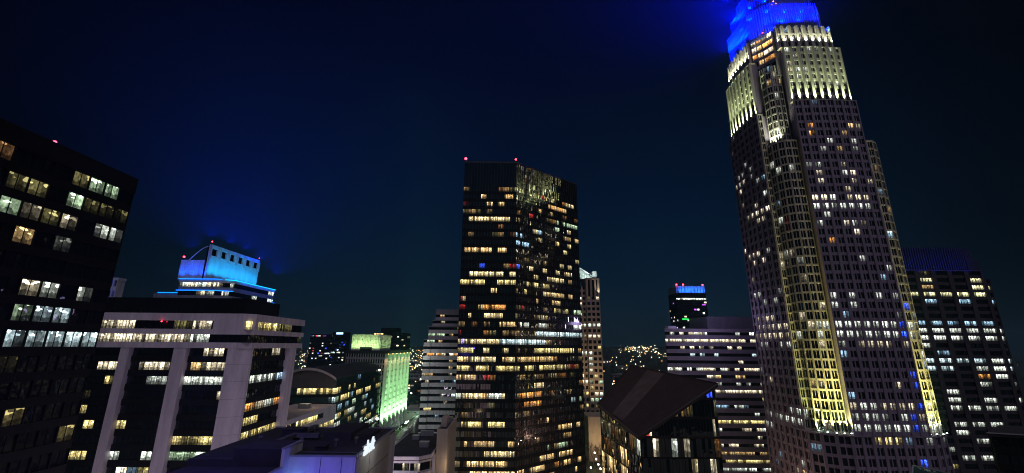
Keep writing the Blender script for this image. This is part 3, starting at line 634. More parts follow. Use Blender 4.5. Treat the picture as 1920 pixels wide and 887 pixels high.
# ------------------------------------------------------------------ foreground hotel roof with blue lit court and sign
def roof_kit(t, z):                 # ducts, pipes, vents and a rail on the hotel roof
    t.one('duct', M_dsteel, lambda b: [b.box(-34.5, -33.7, 67, 80, z+.35, z+.95), b.box(-33.69, -30.2, 72, 72.8, z+.35, z+.95), [b.box(-34.6, -33.6, y, y+.12, z+.003, z+.98) for y in (67.5, 70.5, 75, 78.5)]])
    for x, y in ((-26, 68.5), (-23.6, 70.2), (-31.5, 69.2), (-28.3, 81), (-38.5, 79), (-38.2, 70)): t.one('vent', M_dsteel, lambda b: [b.tube((x, y, z), (x, y, z+.7), .16, .16, 8), b.tube((x, y, z+.7), (x, y, z+.95), .34, .3, 8)])
    t.one('pipe', M_dsteel, lambda b: [b.tube((-29, 64, z+.12), (-21.4, 64, z+.12), .07, .07), b.tube((-36, 68, z+.12), (-36, 81, z+.12), .07, .07)])
    t.one('railing', M_dsteel, lambda b: [b.tube((-20.7, 69+k*2.6, z), (-20.7, 69+k*2.6, z+1.1), .03, .03, 4) for k in range(6)]+[b.tube((-20.7, 69, z+h), (-20.7, 82, z+h), .025, .025, 4) for h in (.6, 1.1)])
    t.units([(-39.3, 50, z-.9, 2.2, 3, 1.1), (-33, 46, z-.9, 2.6, 2.2, 1.2)], M_dsteel)
def hotel():
    t = Thing('hotel_building', 'near hotel roof with blue lit court wall and white letters at its corner', 'hotel', (-32, 62, 0))
    z = 57.4; W = t.part('wall', M_white); D = t.part('roof', M_dark)
    W.box(-42, -29.6, 30, 60.5, 0, z-1.0); W.box(-42, -20.6, 62.2, 82, 0, z-.3); W.box(-42, -29.62, 60.501, 62.199, 0, z-1.001)
    D.box(-42.1, -29.85, 29.9, 60.52, z-1.0, z-.9); D.box(-42.1, -36.21, 60.53, 62.04, z-1, z-.05); D.box(-42.2, -20.75, 62.05, 82.2, z-.3, z)
    D.box(-36.2, -30.02, 60.53, 66, z-.899, z+1.25)                       # raised plant deck, left
    D.box(-29.2, -24.9, 71.5, 80, z+.002, z+1.3); D.box(-24.89, -22.3, 73, 78, z+.002, z+.75)
    pass
    W.box(-30.0, -29.6, 60.6, 65.6, z-1.6, z+1.25); W.box(-29.9, -29.55, 30, 60.59, z-4, z-.98)
    Cp = t.part('coping', M_steel); Cp.box(-30.1, -29.5, 60.55, 65.7, z+1.252, z+1.34); Cp.box(-29.98, -29.48, 30, 60.5, z-.978, z-.86)
    Cp.box(-29.59, -20.5, 61.95, 62.3, z+.002, z+.2); Cp.box(-20.9, -20.45, 62.31, 82.3, z+.002, z+.2); Cp.box(-42.4, -20.9, 82.05, 82.4, z+.003, z+.16)
    # court wall
    V = t.part('court_wall', M_fin); V.box(-29.59, -20.62, 61.98, 62.199, z-9, z)
    for xx in (-25.3, -22.5): t.part('panel_joint', M_black).box(xx-.03, xx+.03, 61.95, 61.979, z-9, z-.05)
    t.part('terrace', M_grey).box(-29.54, -20, 30, 61.97, z-9.4, z-9)
    t.one('court_window', GL, lambda b: b.box(-24.9, -22.9, 61.93, 61.976, z-5.2, z-2.4)) if False else None
    l = bpy.data.lights.new('court_light', 'AREA'); o = bpy.data.objects.new('court_light', l); col.objects.link(o); l.energy = 520; l.color = (0.10, 0.06, 1.0); l.shape = 'RECTANGLE'; l.size = 8; l.size_y = 1
    o.location = (-25, 57, z-7.5); o.rotation_euler = (Vector((-25, 62, z-3))-Vector(o.location)).to_track_quat('-Z', 'Y').to_euler()
    t.one('lamp_tube', emit('tube_ice', (0.1, 0.45, 1.0), 3), lambda b: b.tube((-29.3, 61.8, z-3.4), (-27.4, 61.8, z-2.3), .16, .16))
    spot((-28.4, 60.6, z-4.2), (-28.4, 62, z-3), 160, (0.15, 0.5, 1.0), 120, 1)
    # street side: beige wall, tan strip, letters
    E = t.part('side_wall', M_beige); E.box(-20.61, -20.3, 62.2, 77, 0, z-.02)
    t.part('panel_joint', M_black).box(-20.31, -20.28, 66.9, 66.97, 0, z-.05); t.part('panel_joint', M_black).box(-20.31, -20.28, 62.3, 77, z-3.03, z-2.96)
    cu = bpy.data.curves.new('letters', 'FONT'); cu.body = 'aloft'; cu.size = 2.6; cu.extrude = .1; cu.offset = .0; cu.align_x = 'LEFT'; cu.shear = 0.1
    ob = bpy.data.objects.new('tmp', cu); col.objects.link(ob); dg = bpy.context.evaluated_depsgraph_get(); me = bpy.data.meshes.new_from_object(ob.evaluated_get(dg))
    bpy.data.objects.remove(ob)
    sg = bpy.data.objects.new('sign_letters', me); link(sg, t.o); me.materials.clear(); me.materials.append(M_sign)
    mw_ = Matrix(((0, 0, 1, -20.0), (1, 0, 0, 63.0), (0, 1, 0, z-.15), (0, 0, 0, 1)))
    sg.matrix_local = Matrix.Translation((-t.base[0], -t.base[1], -t.base[2])) @ mw_
    rail = t.one('sign_frame', M_steel, lambda b: [b.box(-20.25, -20.15, 62.8, 68.6, z-.05+k*1.1, z+.02+k*1.1) for k in range(2)])
    point((-17.5, 67, z-.2), 160, (.8, .9, 1.0))
    roof_kit(t, z)
    t.units([(-35, 74, z, 3, 2.4, 1.3), (-27, 66, z, 1.4, 1.4, .5)], M_dark)
    t.finish()
    point((-38, 54, 68), 2600, (0.12, 0.08, 1.0), 2)  # unseen blue lamp added to tint the dark roofs
hotel()

# ------------------------------------------------------------------ small terrace building and its party wall
def terrace_building():
    t = Thing('terrace_building', 'small flat roofed building with pale balcony bands below the mirror tower', 'office building', (-33, 162, 0))
    zt = 38.4; P_ = [(-40, 145), (-28.6, 145), (-26.2, 148.4), (-25.2, 148.4)]
    t.rules += [(725, 860, 752, 874, .9, ORG, 1.1), (705, 875, 800, 887, .3, CRM, .9)]; t.base_lit = (.1, [CRM], .4)
    fl = 3.6
    for k in range(6):
        z = zt-1.2-fl*(k+1)
        t.facade((-39.4, 146.2), (-28.4, 146.2), z, z+fl-.9, 1, 6, M_white, M_black, GL, pw=0, sh=.05, m=2, mw=.1, md=.1, unit='row')
        t.facade((-28.4, 146.2), (-25.6, 149.2), z, z+fl-.9, 1, 2, M_white, M_black, GL, pw=0, sh=.05, m=2, mw=.1, md=.1, unit='row')
        Bn = t.part('balcony', M_white); Bn.prism([(-40.3, 144.9), (-28.5, 144.9), (-25.2, 148.2), (-25.2, 152), (-40.3, 152)], z+fl-.899, z+fl-.3)
        for x in (-39.6, -36.6, -31.4, -29.0): t.part('post', M_white).box(x-.14, x+.14, 145.4, 145.7, z, z+fl-.9)
        if k: t.part('railing', M_steel).box(-40.2, -28.6, 145.02, 145.08, z+fl-.29, z+fl+.55)
    t.part('wall', M_white).box(-39.9, -26.0, 150, 180, 0, zt-1.2)
    t.part('cornice', M_white).prism([(-40.4, 144.6), (-28.4, 144.6), (-25.0, 148), (-25.0, 181), (-40.4, 181)], zt-1.18, zt-.2)
    t.part('roof', M_dark).prism([(-39.9, 145.2), (-28.6, 145.2), (-25.5, 148.3), (-25.5, 180.5), (-39.9, 180.5)], zt-.199, zt-.1)
    for k in range(5): t.part('fin', M_white).box(-25.1, -24.5, 149+k*1.1, 149.5+k*1.1, 0, zt-1.2)
    t.units([(-29.5, 158, zt-.1, 3.2, 2.4, 1.5), (-35, 170, zt-.1, 2.4, 2.4, 1.2), (-32, 176, zt-.1, 5, .8, 1.8)])
    t.finish('window_band')
    u = Thing('party_wall_building', 'narrow plain walled building with blank beige side beside the mirror tower', 'building', (-22, 160, 0))
    W = u.part('wall', M_beige); W.box(-24.4, -20.9, 152.0, 176, 0, 44.2); u.part('panel_joint', M_grey).box(-24.42, -20.88, 151.98, 176, 36.0, 36.06)
    W.box(-24.45, -24.0, 151.9, 176.1, 44.2, 45); W.box(-21.3, -20.85, 151.9, 176.1, 44.201, 45.0); W.box(-23.99, -21.31, 151.9, 152.3, 44.202, 45)
    W.box(-24.4, -22.4, 160, 166, 44.2, 47.2)
    u.part('roof', M_dark).box(-23.99, -21.31, 152.31, 176, 44.2, 44.3)
    u.units([(-22.6, 170, 44.3, 1.8, 3, 1.6)])
    tr = u.part('trellis', M_bronze)
    for k in range(7): tr.box(-30+k*1.2, -29.88+k*1.2, 176.2, 176.3, 44, 47.4)
    tr.box(-30.3, -22.4, 176.15, 176.35, 47.4, 47.6)
    u.finish()
    point((-18.5, 150, 34), 520, (1.0, .72, .42)); point((-34, 138, 36), 380, (1, .9, .75))
terrace_building()

# ------------------------------------------------------------------ tan stone tower with lit crown, right of the mirror tower
def stone_tower():
    t = Thing('stone_tower', 'slim tan stone tower with square windows and white lit curved crown', 'office tower', (62, 336, 0))
    y = 322; zt = 109; fh = 4.05; nf = 22; z0 = zt-nf*fh
    t.base_lit = (.28, [CRM, WHT, YEL], .7)
    t.rules += [(1090, 608, 1130, 617, .9, WHT, .8), (1090, 630, 1130, 640, .9, CRM, .8), (1090, 655, 1116, 665, .8, WHT, .9), (1090, 697, 1122, 706, .9, YEL, .8), (1085, 709, 1130, 720, .8, [CRM, GRN], .7), (1085, 745, 1130, 757, .5, [RED, ICE, GRN], .6)]
    kw = dict(wall=M_stone, frame=M_black, glass=GL, pw=1.15, pd=.05, sh=1.75, sd=0, m=1, mw=0, gd=-.35)
    t.facade((57.2, y), (67.4, y), z0, zt, nf, 3, **kw)
    t.facade((51.5, y+2.5), (57.19, y+2.5), z0, zt+8, nf+2, 2, **kw)
    W = t.part('wall', M_stone); W.box(57.2, 67.4, y+.8, y+28, 0, zt); W.box(45, 57.19, y+3.3, y+28, 0, zt+8)
    W.box(56.9, 67.6, y-.15, y+2, 0, z0-.01)
    # tall slots under the crown
    for k, x in enumerate((57.2, 60.3, 63.4, 65.9)): W.box(x, x+1.5, y-.2, y+1.5, zt+.003, zt+13)
    t.part('slot_glass', GL).box(57.4, 67.2, y+.9, y+1.2, zt+.004, zt+13)
    W.box(57.0, 67.6, y-.25, y+20, zt+13.003, zt+14.2); W.box(57.3, 67.3, y+1.6, y+20, zt+.005, zt+13)
    C = t.part('crown', GLG2); n = 10
    def slope(b, ya, yb, dz, th):            # from high on the left to low on the right
        xa, za, xb, zb = 46, 137.0+dz, 62.8, 125.4+dz
        b.hexa([(xa, ya, za-th), (xb, ya, zb-th), (xb, yb, zb-th), (xa, yb, za-th), (xa, ya, za), (xb, ya, zb), (xb, yb, zb), (xa, yb, za)])
    slope(C, y+5, y+24, 0, .4); C.prism([(46, y+5.2), (62.6, y+5.2), (62.6, y+24), (46, y+24)], zt+14.3, [136.5, 124.9, 124.9, 136.5])
    Rb = t.part('crown_rib', M_fin)
    for k in range(7): slope(Rb, y+4.4+k*3.0, y+4.9+k*3.0, .7, .5)
    for k in range(5): xx = 47+k*3.7; zz = 137.0-(xx-46)*.69; Rb.box(xx-.16, xx+.16, y+4.9, y+5.19, zt+14.3, zz-.3)
    for zz in (126.5, 129.5): Rb.box(46, 46+(137-zz)/.69-1, y+4.85, y+5.18, zz-.15, zz+.15)
    Rb.box(63.5, 66.6, y+4.6, y+24, zt+16, zt+20.3)
    for k in range(3): spot((52+k*5, y-3, zt+16), (53+k*4, y+5, zt+20), 4200, (.8, 1, .9), 90, .9)
    spot((71, y+3, zt+14.6), (64, y+8, zt+22), 2600, (.8, 1, .9), 90, .9)
    spot((66.2, y-2.4, zt+.5), (66.4, y, zt+9), 5200, (1, .93, .7), 50, .7)
    spot((60, y-26, 30), (60, y, 60), 22000, (1, .75, .45), 80, 1)
    t.finish()
    u = Thing('stone_podium', 'warm lit plain stone base at the foot of the tan tower', 'building', (60, 310, 0))
    B = u.part('wall', M_stone); B.box(51.5, 64.5, 300, 321.5, 0, 26.0); B.box(51.3, 64.7, 299.8, 321.5, 26.002, 27.0)
    u.part('panel_joint', M_grey).box(51.45, 64.55, 299.96, 300, 17, 17.06); u.part('door', M_black).box(58, 60, 299.9, 300.1, 0, 4)
    u.finish(); spot((57, 286, 10), (57.5, 300, 17), 6500, (1, .78, .42), 100, 1); point((58, 284, 8), 1500, (1, .7, .35))
stone_tower()

# ------------------------------------------------------------------ sloping roof glass building, near centre right
def wedge_building():
    t = Thing('wedge_building', 'dark glass building with one big sloping dark roof plane', 'office building', (35, 118, 0))
    F_, R_, B_, L_ = (28.4, 100, 52.7), (45.9, 100, 63.2), (37.4, 136, 65.5), (25.0, 125.6, 55.9)
    t.rules += [(1240, 775, 1262, 800, .6, COOL, .35), (1195, 815, 1235, 845, .6, [CRM, WHT, RED], .5), (1276, 826, 1292, 848, .9, CRM, .8), (1262, 846, 1285, 866, .9, WARM, .45), (1265, 866, 1290, 887, .8, GRN, .35),
                (1310, 730, 1340, 760, .5, BLU, .6), (1318, 780, 1345, 887, .45, [GRN, CRM], .22), (1130, 850, 1200, 900, .4, [GOLD, WARM], .45), (1180, 858, 1225, 900, .5, [GOLD, YEL], .5), (1225, 795, 1345, 900, .1, [GOLD, WHT, WARM], .4)]
    t.base_lit = (0.55, [ORG, WARM, OLV, ORG, WARM, (1, .6, .2), CRM], .05)  # dim amber panes imitate warm reflections in the glass
    kw = dict(wall=M_gloss, frame=M_bronze, glass=GLM, pw=.07, pd=.04, sh=.32, sd=.01, m=2, mw=.05, md=.05, gd=-.03, tilt=.03)
    zb = 4.7
    nfl = 12
    t.facade(F_[:2], R_[:2], zb, zb+nfl*4, nfl, 13, **kw)
    t.facade(L_[:2], F_[:2], zb, zb+nfl*4, nfl, 13, **kw)
    # gables that follow the slope
    def gable(p, q, n):
        zz = zb+nfl*4; G = MB()
        px, py, pz = p; qx, qy, qz = q; L = math.hypot(qx-px, qy-py); nx, ny = (qy-py)/L, -(qx-px)/L
        for i in range(n):
            a, b = i/n, (i+1)/n
            x0, y0_, z0 = px+(qx-px)*a, py+(qy-py)*a, pz+(qz-pz)*a; x1, y1_, z1 = px+(qx-px)*b, py+(qy-py)*b, pz+(qz-pz)*b
            lit = t.light_at(((x0+x1)/2, (y0_+y1_)/2, (zz+min(z0, z1))/2), ('g', i, n))
            if min(z0, z1) > zz+.2:
                k = 4.0; z_ = zz
                while z_ < max(z0, z1)-.05:
                    ta, tb = min(z_+k, z0), min(z_+k, z1)
                    if ta <= z_: ta = z_+.01
                    if tb <= z_: tb = z_+.01
                    lit = t.light_at(((x0+x1)/2, (y0_+y1_)/2, (z_+ta)/2), ('g', i, round(z_), n))
                    rr = random.Random(f'{i}{z_}{n}'); e1, e2 = rr.uniform(-.02, .02), rr.uniform(-.02, .02)
                    qd = ([(x0-nx*(.04+e1), y0_-ny*(.04+e1), z_), (x1-nx*(.04-e1), y1_-ny*(.04-e1), z_), (x1-nx*(.04-e1+e2), y1_-ny*(.04-e1+e2), tb), (x0-nx*(.04+e1+e2), y0_-ny*(.04+e1+e2), ta)], [(i*1.7, 0), (i*1.7+1.7, 0), (i*1.7+1.7, 1), (i*1.7, 1)], lit)
                    t.w.append((area_px(qd[0]), [qd], GLM, M_bronze))
                    G.hexa([(x0, y0_, z_), (x1, y1_, z_), (x1-nx*.2, y1_-ny*.2, z_), (x0-nx*.2, y0_-ny*.2, z_), (x0, y0_, z_+.5), (x1, y1_, z_+.5), (x1-nx*.2, y1_-ny*.2, z_+.5), (x0-nx*.2, y0_-ny*.2, z_+.5)])
                    z_ += k
            G.hexa([(x0-ny*.06, y0_+nx*.06, zz), (x0+ny*.06, y0_-nx*.06, zz), (x0+ny*.06-nx*.2, y0_-nx*.06-ny*.2, zz), (x0-ny*.06-nx*.2, y0_+nx*.06-ny*.2, zz)] + [(x0-ny*.06+nx*.03, y0_+nx*.06+ny*.03, z0), (x0+ny*.06+nx*.03, y0_-nx*.06+ny*.03, z0), (x0+ny*.06-nx*.2, y0_-nx*.06-ny*.2, z0), (x0-ny*.06-nx*.2, y0_+nx*.06-ny*.2, z0)])
        G.build('gable_mullion', M_bronze, t.o, t.base)  # frame of one gable: spandrel bars and mullions together
    gable(F_, R_, 26); gable(L_, F_, 26)
    t.part('wall', M_bronze).prism([(28.7, 100.5), (45.8, 100.5), B_[:2], (25.4, 125.4)], 0, [52.2, 62.7, 65.0, 55.4])
    Rf = t.part('roof', M_wroof)
    def off(p, d): return (p[0], p[1], p[2]+d)
    o = [(28.0, 99.4), (46.5, 99.5), (37.5, 136.8), (24.4, 126)]
    zf = lambda x, y: 52.7+.6*(x-28.4)+.205*(y-100)
    Rf.prism(o, [zf(*p)+.05 for p in o], [zf(*p)+.75 for p in o])
    St = t.part('roof_band', M_wband)
    def ip(a, b): # point on the roof plane, a across F->R, b front->back
        p = Vector(o[0]).lerp(Vector(o[1]), a); q = Vector(o[3]).lerp(Vector(o[2]), a); r_ = p.lerp(q, b); return (r_.x, r_.y)
    band = [ip(.01, .45), ip(.99, .52), ip(.99, .72), ip(.01, .67)]
    band = [ip(.03, .38), ip(.97, .52), ip(.97, .74), ip(.03, .62)]
    St.prism(band, [zf(*p)+.752 for p in band], [zf(*p)+.83 for p in band])
    Rm = t.part('roof_edge', M_bronze)
    for i in range(4):
        p, q = o[i], o[(i+1) % 4]; Rm.tube((*p, zf(*p)+.75), (*q, zf(*q)+.75), .2, .2, 5)
    t.finish()
wedge_building()

# ------------------------------------------------------------------ purple grey banded block behind the wedge
def banded_block():
    t = Thing('banded_office', 'wide grey concrete office block with even window bands behind the sloping roof', 'office building', (125, 270, 0))
    y = 250; x0, x1 = .3575*y, 160
    rows = [(631, .3, [CRM, WHT], .6), (643, .97, CRM, .75), (656, .25, CRM, .6), (668, .15, COOL, .6), (682, .05, CRM, .5), (695, .7, [CRM, WHT], .62), (709, .35, [CRM, WARM], .5), (722, .6, WHT, .4), (736, 1, CRM, .72), (750, .1, YEL, .5), (763, .5, [WHT, ICE], .5), (778, .3, WHT, .5),
            (792, 1, YEL, .7), (805, .6, [WHT, CRM], .45), (820, .1, CRM, .4), (835, .5, CRM, .5), (852, .95, WARM, .26), (867, .95, YEL, .5), (883, .45, WHT, .5)]
    for yy, d, c, s in rows: t.rules.append((1240, yy-7, 1450, yy+7, d, c, s))
    fh = 3.95; nf = 20; zt = 80.7; z0 = zt-nf*fh
    t.facade((x0, y), (x1, y), z0, zt, nf, 26, M_rib, M_black, GL, pw=0, sh=2.25, sd=.4, m=2, mw=.1, md=.1, unit='row', run=1)
    W = t.part('wall', M_rib); W.prism([(x0, y+.9), (x1, y+.9), (x1, y+40), (x0+15, y+40)], 0, zt)
    P_ = t.part('parapet', M_rib); P_.prism([(x0-.4, y-.5), (x1, y-.5), (x1, y+40), (x0+14.6, y+40)], zt+.002, 82.6)
    for k in range(3): t.part('parapet_line', M_grey).box(x0-.42, x1, y-.53, y-.501, 80.9+k*.55, 80.98+k*.55)
    PH = t.part('penthouse', M_rib); px = .4575*(y+10); PH.box(px, x1, y+10, y+36, 82.61, 90.4)
    for k in range(44): xx = px+.3+k*(x1-px-.6)/43; PH.box(xx-.12, xx+.12, y+9.8, y+9.998, 82.62, 90.2)
    t.units([(x0+8, y+12, 82.61, 5, 4, 1.8)])
    t.finish('window_band')
    point((110, 232, 88), 5200, (.62, .5, 1.0), 3)
banded_block()

# ------------------------------------------------------------------ the tall crowned tower
UP = (0.80, 1.0, 0.56)
GLOW_LAMPS = [((126.6, 196+k*4.4, 237+k*1.2), (-.25, 0, 1), 0.55e6, 179) for k in range(5)] + [((127.6+k*.8, 199+k*4, 252+k*3), (-.35, -.05, 1), 0.6e6, 179) for k in range(4)] + [((132+k*9, 184.6, 237+k), (0, -.2, 1), 0.4e6-k*9e4, 179) for k in range(4)] + [((140, 192, 280), (-.2, -.2, 1), 0.9e6, 179), ((127, 206, 270), (-.5, -.1, 1), 0.8e6, 179), ((156, 194, 281), (.1, -.2, 1), 0.3e6, 179), ((171, 200, 246), (.15, 0, 1), 0.2e6, 179)]
def crowned_tower():
    t = Thing('crowned_tower', 'tallest stone tower with stepped corners, white uplights and blue glowing crown', 'skyscraper', (152, 208, 0))
    q = t.rules
    # front (camera side) face rows and flank rows
    for r_ in [*[(1682+(y-560)*.125, y-9, 1698+(y-560)*.125, y+9, .6, BLU, .8) for y in range(560, 870, 19)],  # blue streak down the face, painted as a column of lit windows
               (1500, 222, 1600, 250, .55, [ORG, WARM], .55), (1500, 258, 1620, 274, .25, [WHT, ICE], .4), (1505, 313, 1640, 330, .5, [WHT, CRM], .55), (1510, 330, 1640, 350, .15, CRM, .5), (1515, 363, 1650, 381, .75, [CRM, WHT], .8), (1515, 382, 1650, 398, .75, WHT, .6),
               (1535, 400, 1690, 590, .2, [WHT, CRM, WHT, WHT, CRM, ORG, ICE], .5), (1562, 594, 1712, 612, .97, WHT, .8), (1562, 613, 1712, 630, .92, WHT, .62), (1566, 631, 1716, 649, .8, [CRM, WHT], .45), (1570, 650, 1735, 755, .12, [WHT, CRM, ICE], .45),
               (1590, 756, 1750, 778, .95, [WHT, CRM], .5), (1590, 779, 1755, 797, .85, [CRM, WHT], .38), (1595, 798, 1760, 818, .85, WHT, .45), (1643, 822, 1685, 842, .8, YEL, .7),
               (1380, 340, 1440, 364, .35, [WHT, CRM], .6), (1385, 385, 1442, 412, .55, CRM, .7), (1395, 470, 1470, 500, .4, CRM, .6), (1405, 552, 1475, 572, .45, WHT, .55), (1418, 596, 1482, 614, .95, CRM, .65), (1420, 615, 1486, 634, .95, CRM, .6), (1425, 635, 1490, 648, .5, WHT, .4), (1435, 765, 1515, 800, .7, WHT, .5),
               (1472, 560, 1562, 650, .35, [WHT, CRM], .4), (1462, 120, 1590, 160, .22, [WHT, CRM], .5), (1440, 88, 1590, 104, .5, WHT, .55)]: q.append(r_)
    t.base_lit = (0.10, [WHT, CRM, WHT, CRM, WHT, ICE, WARM], .24)
    yF, xL = 182.0, 125.0
    x0, x1 = 137.0, 167.8
    fh = 4.07
    kw = dict(wall=M_granite, frame=M_granite, glass=GL, pw=1.25, pd=.35, sh=1.45, sd=.04, m=2, mw=.42, md=.2, gd=-.2)
    # front face, gently bowed: three runs per tier
    def bowed(p, q_, bow, z0, z1, nf, ncs, **k):
        pts = []; n = len(ncs); tot = sum(ncs); acc = 0
        L = math.hypot(q_[0]-p[0], q_[1]-p[1]); nx, ny = (q_[1]-p[1])/L, -(q_[0]-p[0])/L
        for i in range(n+1):
            s_ = acc/tot; d = bow*4*s_*(1-s_); pts.append((p[0]+(q_[0]-p[0])*s_+nx*d, p[1]+(q_[1]-p[1])*s_+ny*d))
            if i < n: acc += ncs[i]
        for i in range(n): t.facade(pts[i], pts[i+1], z0, z1, nf, ncs[i], **k)
        return pts
    zA, zB, zC = 189.3, 220.9, 234.3
    nA = 37; z40 = zA-nA*fh
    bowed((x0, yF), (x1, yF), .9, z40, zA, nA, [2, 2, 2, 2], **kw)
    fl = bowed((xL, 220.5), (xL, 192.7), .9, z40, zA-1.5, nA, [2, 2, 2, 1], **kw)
    # base below the bays, full width
    nb = 9; zb0 = z40-nb*fh+.0
    P0 = [(xL-.6, 221), (xL-.6, 190.5), (127.0, 186.0), (131.0, 183.4), (136.0, 181.7), (168.6, 181.7), (176, 184.5), (179.4, 190)]
    kb = dict(kw); kb.update(sh=1.2)
    for (a, b), n in zip(zip(P0[:-1], P0[1:]), (8, 1, 1, 1, 8, 2, 2)): t.facade(a, b, zb0, z40-.6, nb, n, **kb)
    t.one('ledge', M_granite, lambda b: b.prism([(xL-1, 221)]+[(xL-1, 190.3), (126.6, 185.4), (130.9, 182.9), (136, 181.1), (168.7, 181.1), (176.4, 184), (180, 190), (180, 221)], z40-.6+.002, z40-.02))
    t.part('wall', M_granite).prism([(xL+.4, 221), (xL+.4, 190.9), (127.6, 186.8), (131.3, 184.2), (136.2, 182.5), (168.4, 182.5), (175.4, 185.2), (178.6, 190.4), (178.6, 221)], 0, z40-.61)
    core = t.part('wall', M_granite)
    core.prism([(126, 220), (126, 193.6), (137.8, 193.6), (137.8, 183), (167, 183), (167, 193.6), (179, 193.6), (179, 222)], z40-.02, 168.5)
    core.prism([(126.2, 219.6), (126.2, 194), (138, 194), (138, 183.2), (166.5, 183.2), (166.5, 194), (176, 194), (176, 220)], 168.51, zA-1.51)
    # corner bays
    kbay = dict(wall=M_granlight, frame=M_granlight, glass=GL, pw=.6, pd=.28, sh=.8, sd=.14, m=2, mw=.22, md=.18, gd=-.15)
    zb1 = 169.0; nb2 = 32; zbay0 = zb1-nb2*(zb1-z40)/nb2
    t.facade((xL+.02, 192.72), (127.6, 192.72), z40, zA-1.5, nA, 1, **dict(kbay, pw=.9))
    PB = [(127.6, 192.7), (128.0, 189.4), (129.2, 186.7), (131.4, 185.0), (136.98, 184.5)]
    for (a, b), n in zip(zip(PB[:-1], PB[1:]), (1, 1, 1, 2)): t.facade(a, b, z40, zb1, nb2, n, **kbay)
    PR = [(167.82, 184.5), (173.5, 184.6), (177.4, 187), (178.8, 192)]
    for (a, b), n in zip(zip(PR[:-1], PR[1:]), (2, 1, 1)): t.facade(a, b, z40, zb1, nb2, n, **kbay)
    t.one('ledge', M_granlight, lambda b: b.prism([(127.7, 192.7), (128, 189.3), (129.2, 186.6), (131.4, 184.8), (136.98, 184.3), (136.98, 193.5), (128, 193.6)], zb1+.002, zb1+.8))
    t.one('ledge', M_granlight, lambda b: b.prism([(167.82, 184.3), (173.6, 184.4), (177.5, 186.9), (179, 192), (179, 194), (167.82, 194)], zb1+.003, zb1+.8))
    # upper bays
    PU = [(130.0, 192.7), (130.6, 189.8), (132.4, 188.0), (136.98, 187.6)]; zu1 = 213.5; nu = 11
    for (a, b), n in zip(zip(PU[:-1], PU[1:]), (1, 1, 2)): t.facade(a, b, zb1+.8, zu1, nu, n, **kbay)
    core.prism([(130.4, 193.5), (131.2, 190.2), (132.7, 188.5), (137, 188.2), (137, 194)], zb1+.81, zu1)
    PW = [(167.4, 187.6), (172.4, 187.8), (174.6, 190.5)]
    for (a, b), n in zip(zip(PW[:-1], PW[1:]), (1, 1)): t.facade(a, b, zb1+.8, 186, 4, n, **kbay)
    PW = [(166.4, 187.6), (170.0, 187.8), (171.6, 190.5)]
    for (a, b), n in zip(zip(PW[:-1], PW[1:]), (1, 1)): t.facade(a, b, 186, 213, 7, n, **kbay)
    core.prism([(166.5, 188.4), (171.8, 188.4), (173.9, 191), (173.9, 200), (166.5, 200)], zb1+.81, 186); core.prism([(165, 188.4), (169.5, 188.4), (171, 191), (171, 200), (165, 200)], 186.01, 213)
    # lit tier
    kl = dict(kw); kl.update(wall=M_granlight, frame=M_granite, pd=.75, pw=1.3, sd=-.05, gd=-.3)
    d = 1.6; nT = 8; zA2 = zA+nT*(zB-zA)/nT
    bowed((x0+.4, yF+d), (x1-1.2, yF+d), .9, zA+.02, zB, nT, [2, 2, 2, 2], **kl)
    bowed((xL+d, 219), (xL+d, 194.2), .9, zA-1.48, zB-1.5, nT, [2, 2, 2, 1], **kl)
    core.prism([(xL+d+.9, 219), (xL+d+.9, 194.9), (x0+1.2, 194.9), (x0+1.2, yF+d+.9), (x1-2, yF+d+.9), (x1-2, 219)], zA-1.5, zB-1.52)
    t.one('ledge', M_granlight, lambda b: b.prism([(x0-.2, yF-.2), (x0+15, yF-1.15), (x1+.2, yF-.2), (x1, yF+2.4), (x0, yF+2.4)], zA+.003, zA+.35))
    t.one('ledge', M_granlight, lambda b: b.prism([(xL+3, 220.6), (xL-.2, 220.6), (xL-1.15, 207), (xL-.2, 192.6), (xL+3, 192.6)], zA-1.497, zA-1.15))
    # top tier
    e_ = 3.2
    kt = dict(kl); kt.update(pd=.8, sh=.9, pier_top=.6)
    bowed((x0-2.2+1.4, yF+e_), (x1-3.2, yF+e_), .9, zB+.4, zC, 3, [2, 2, 2, 2], **kt)
    bowed((xL+e_, 217), (xL+e_, 195.6), .9, zB-1.1, zC-1.5, 3, [2, 2, 2, 1], **kt)
    core.prism([(xL+e_+1, 217), (xL+e_+1, 196.4), (x0+1.5, 196.4), (x0+1.5, yF+e_+1), (x1-4, yF+e_+1), (x1-4, 217)], zB-1.5, zC-1.52)
    t.one('ledge', M_granlight, lambda b: b.prism([(x0-.8, yF+d-.25), (x0+14, yF+d-1.2), (x1-1, yF+d-.25), (x1-1, yF+4), (x0-.8, yF+4)], zB+.003, zB+.4))
    t.one('ledge', M_granlight, lambda b: b.prism([(xL+4.4, 219.2), (xL+d-.25, 219.2), (xL+d-1.2, 207), (xL+d-.25, 194), (xL+4.4, 194)], zB-1.497, zB-1.1))
    # the dark slot at the corner with orange lit rooms
    sl_ = dict(kbay); sl_.update(wall=M_granite, sh=1.6, pw=.5)
    sv = t.rules; t.rules = [(1405, 40, 1450, 118, .95, [WARM, ORG, CRM], 1.0)]
    t.facade((129.6, 196), (133.2, 192.0), zu1-6, zC-.2, 6, 2, **sl_); t.facade((133.2, 192.0), (135.8, 187.0), zu1-6, zC-.2, 6, 1, **sl_); t.rules = sv
    core.prism([(130.2, 196.4), (133.7, 192.4), (136.4, 187.4), (139, 187), (139, 198)], zu1-6, zC-.21)
    # uplights at each pier
    zl = zA+.9
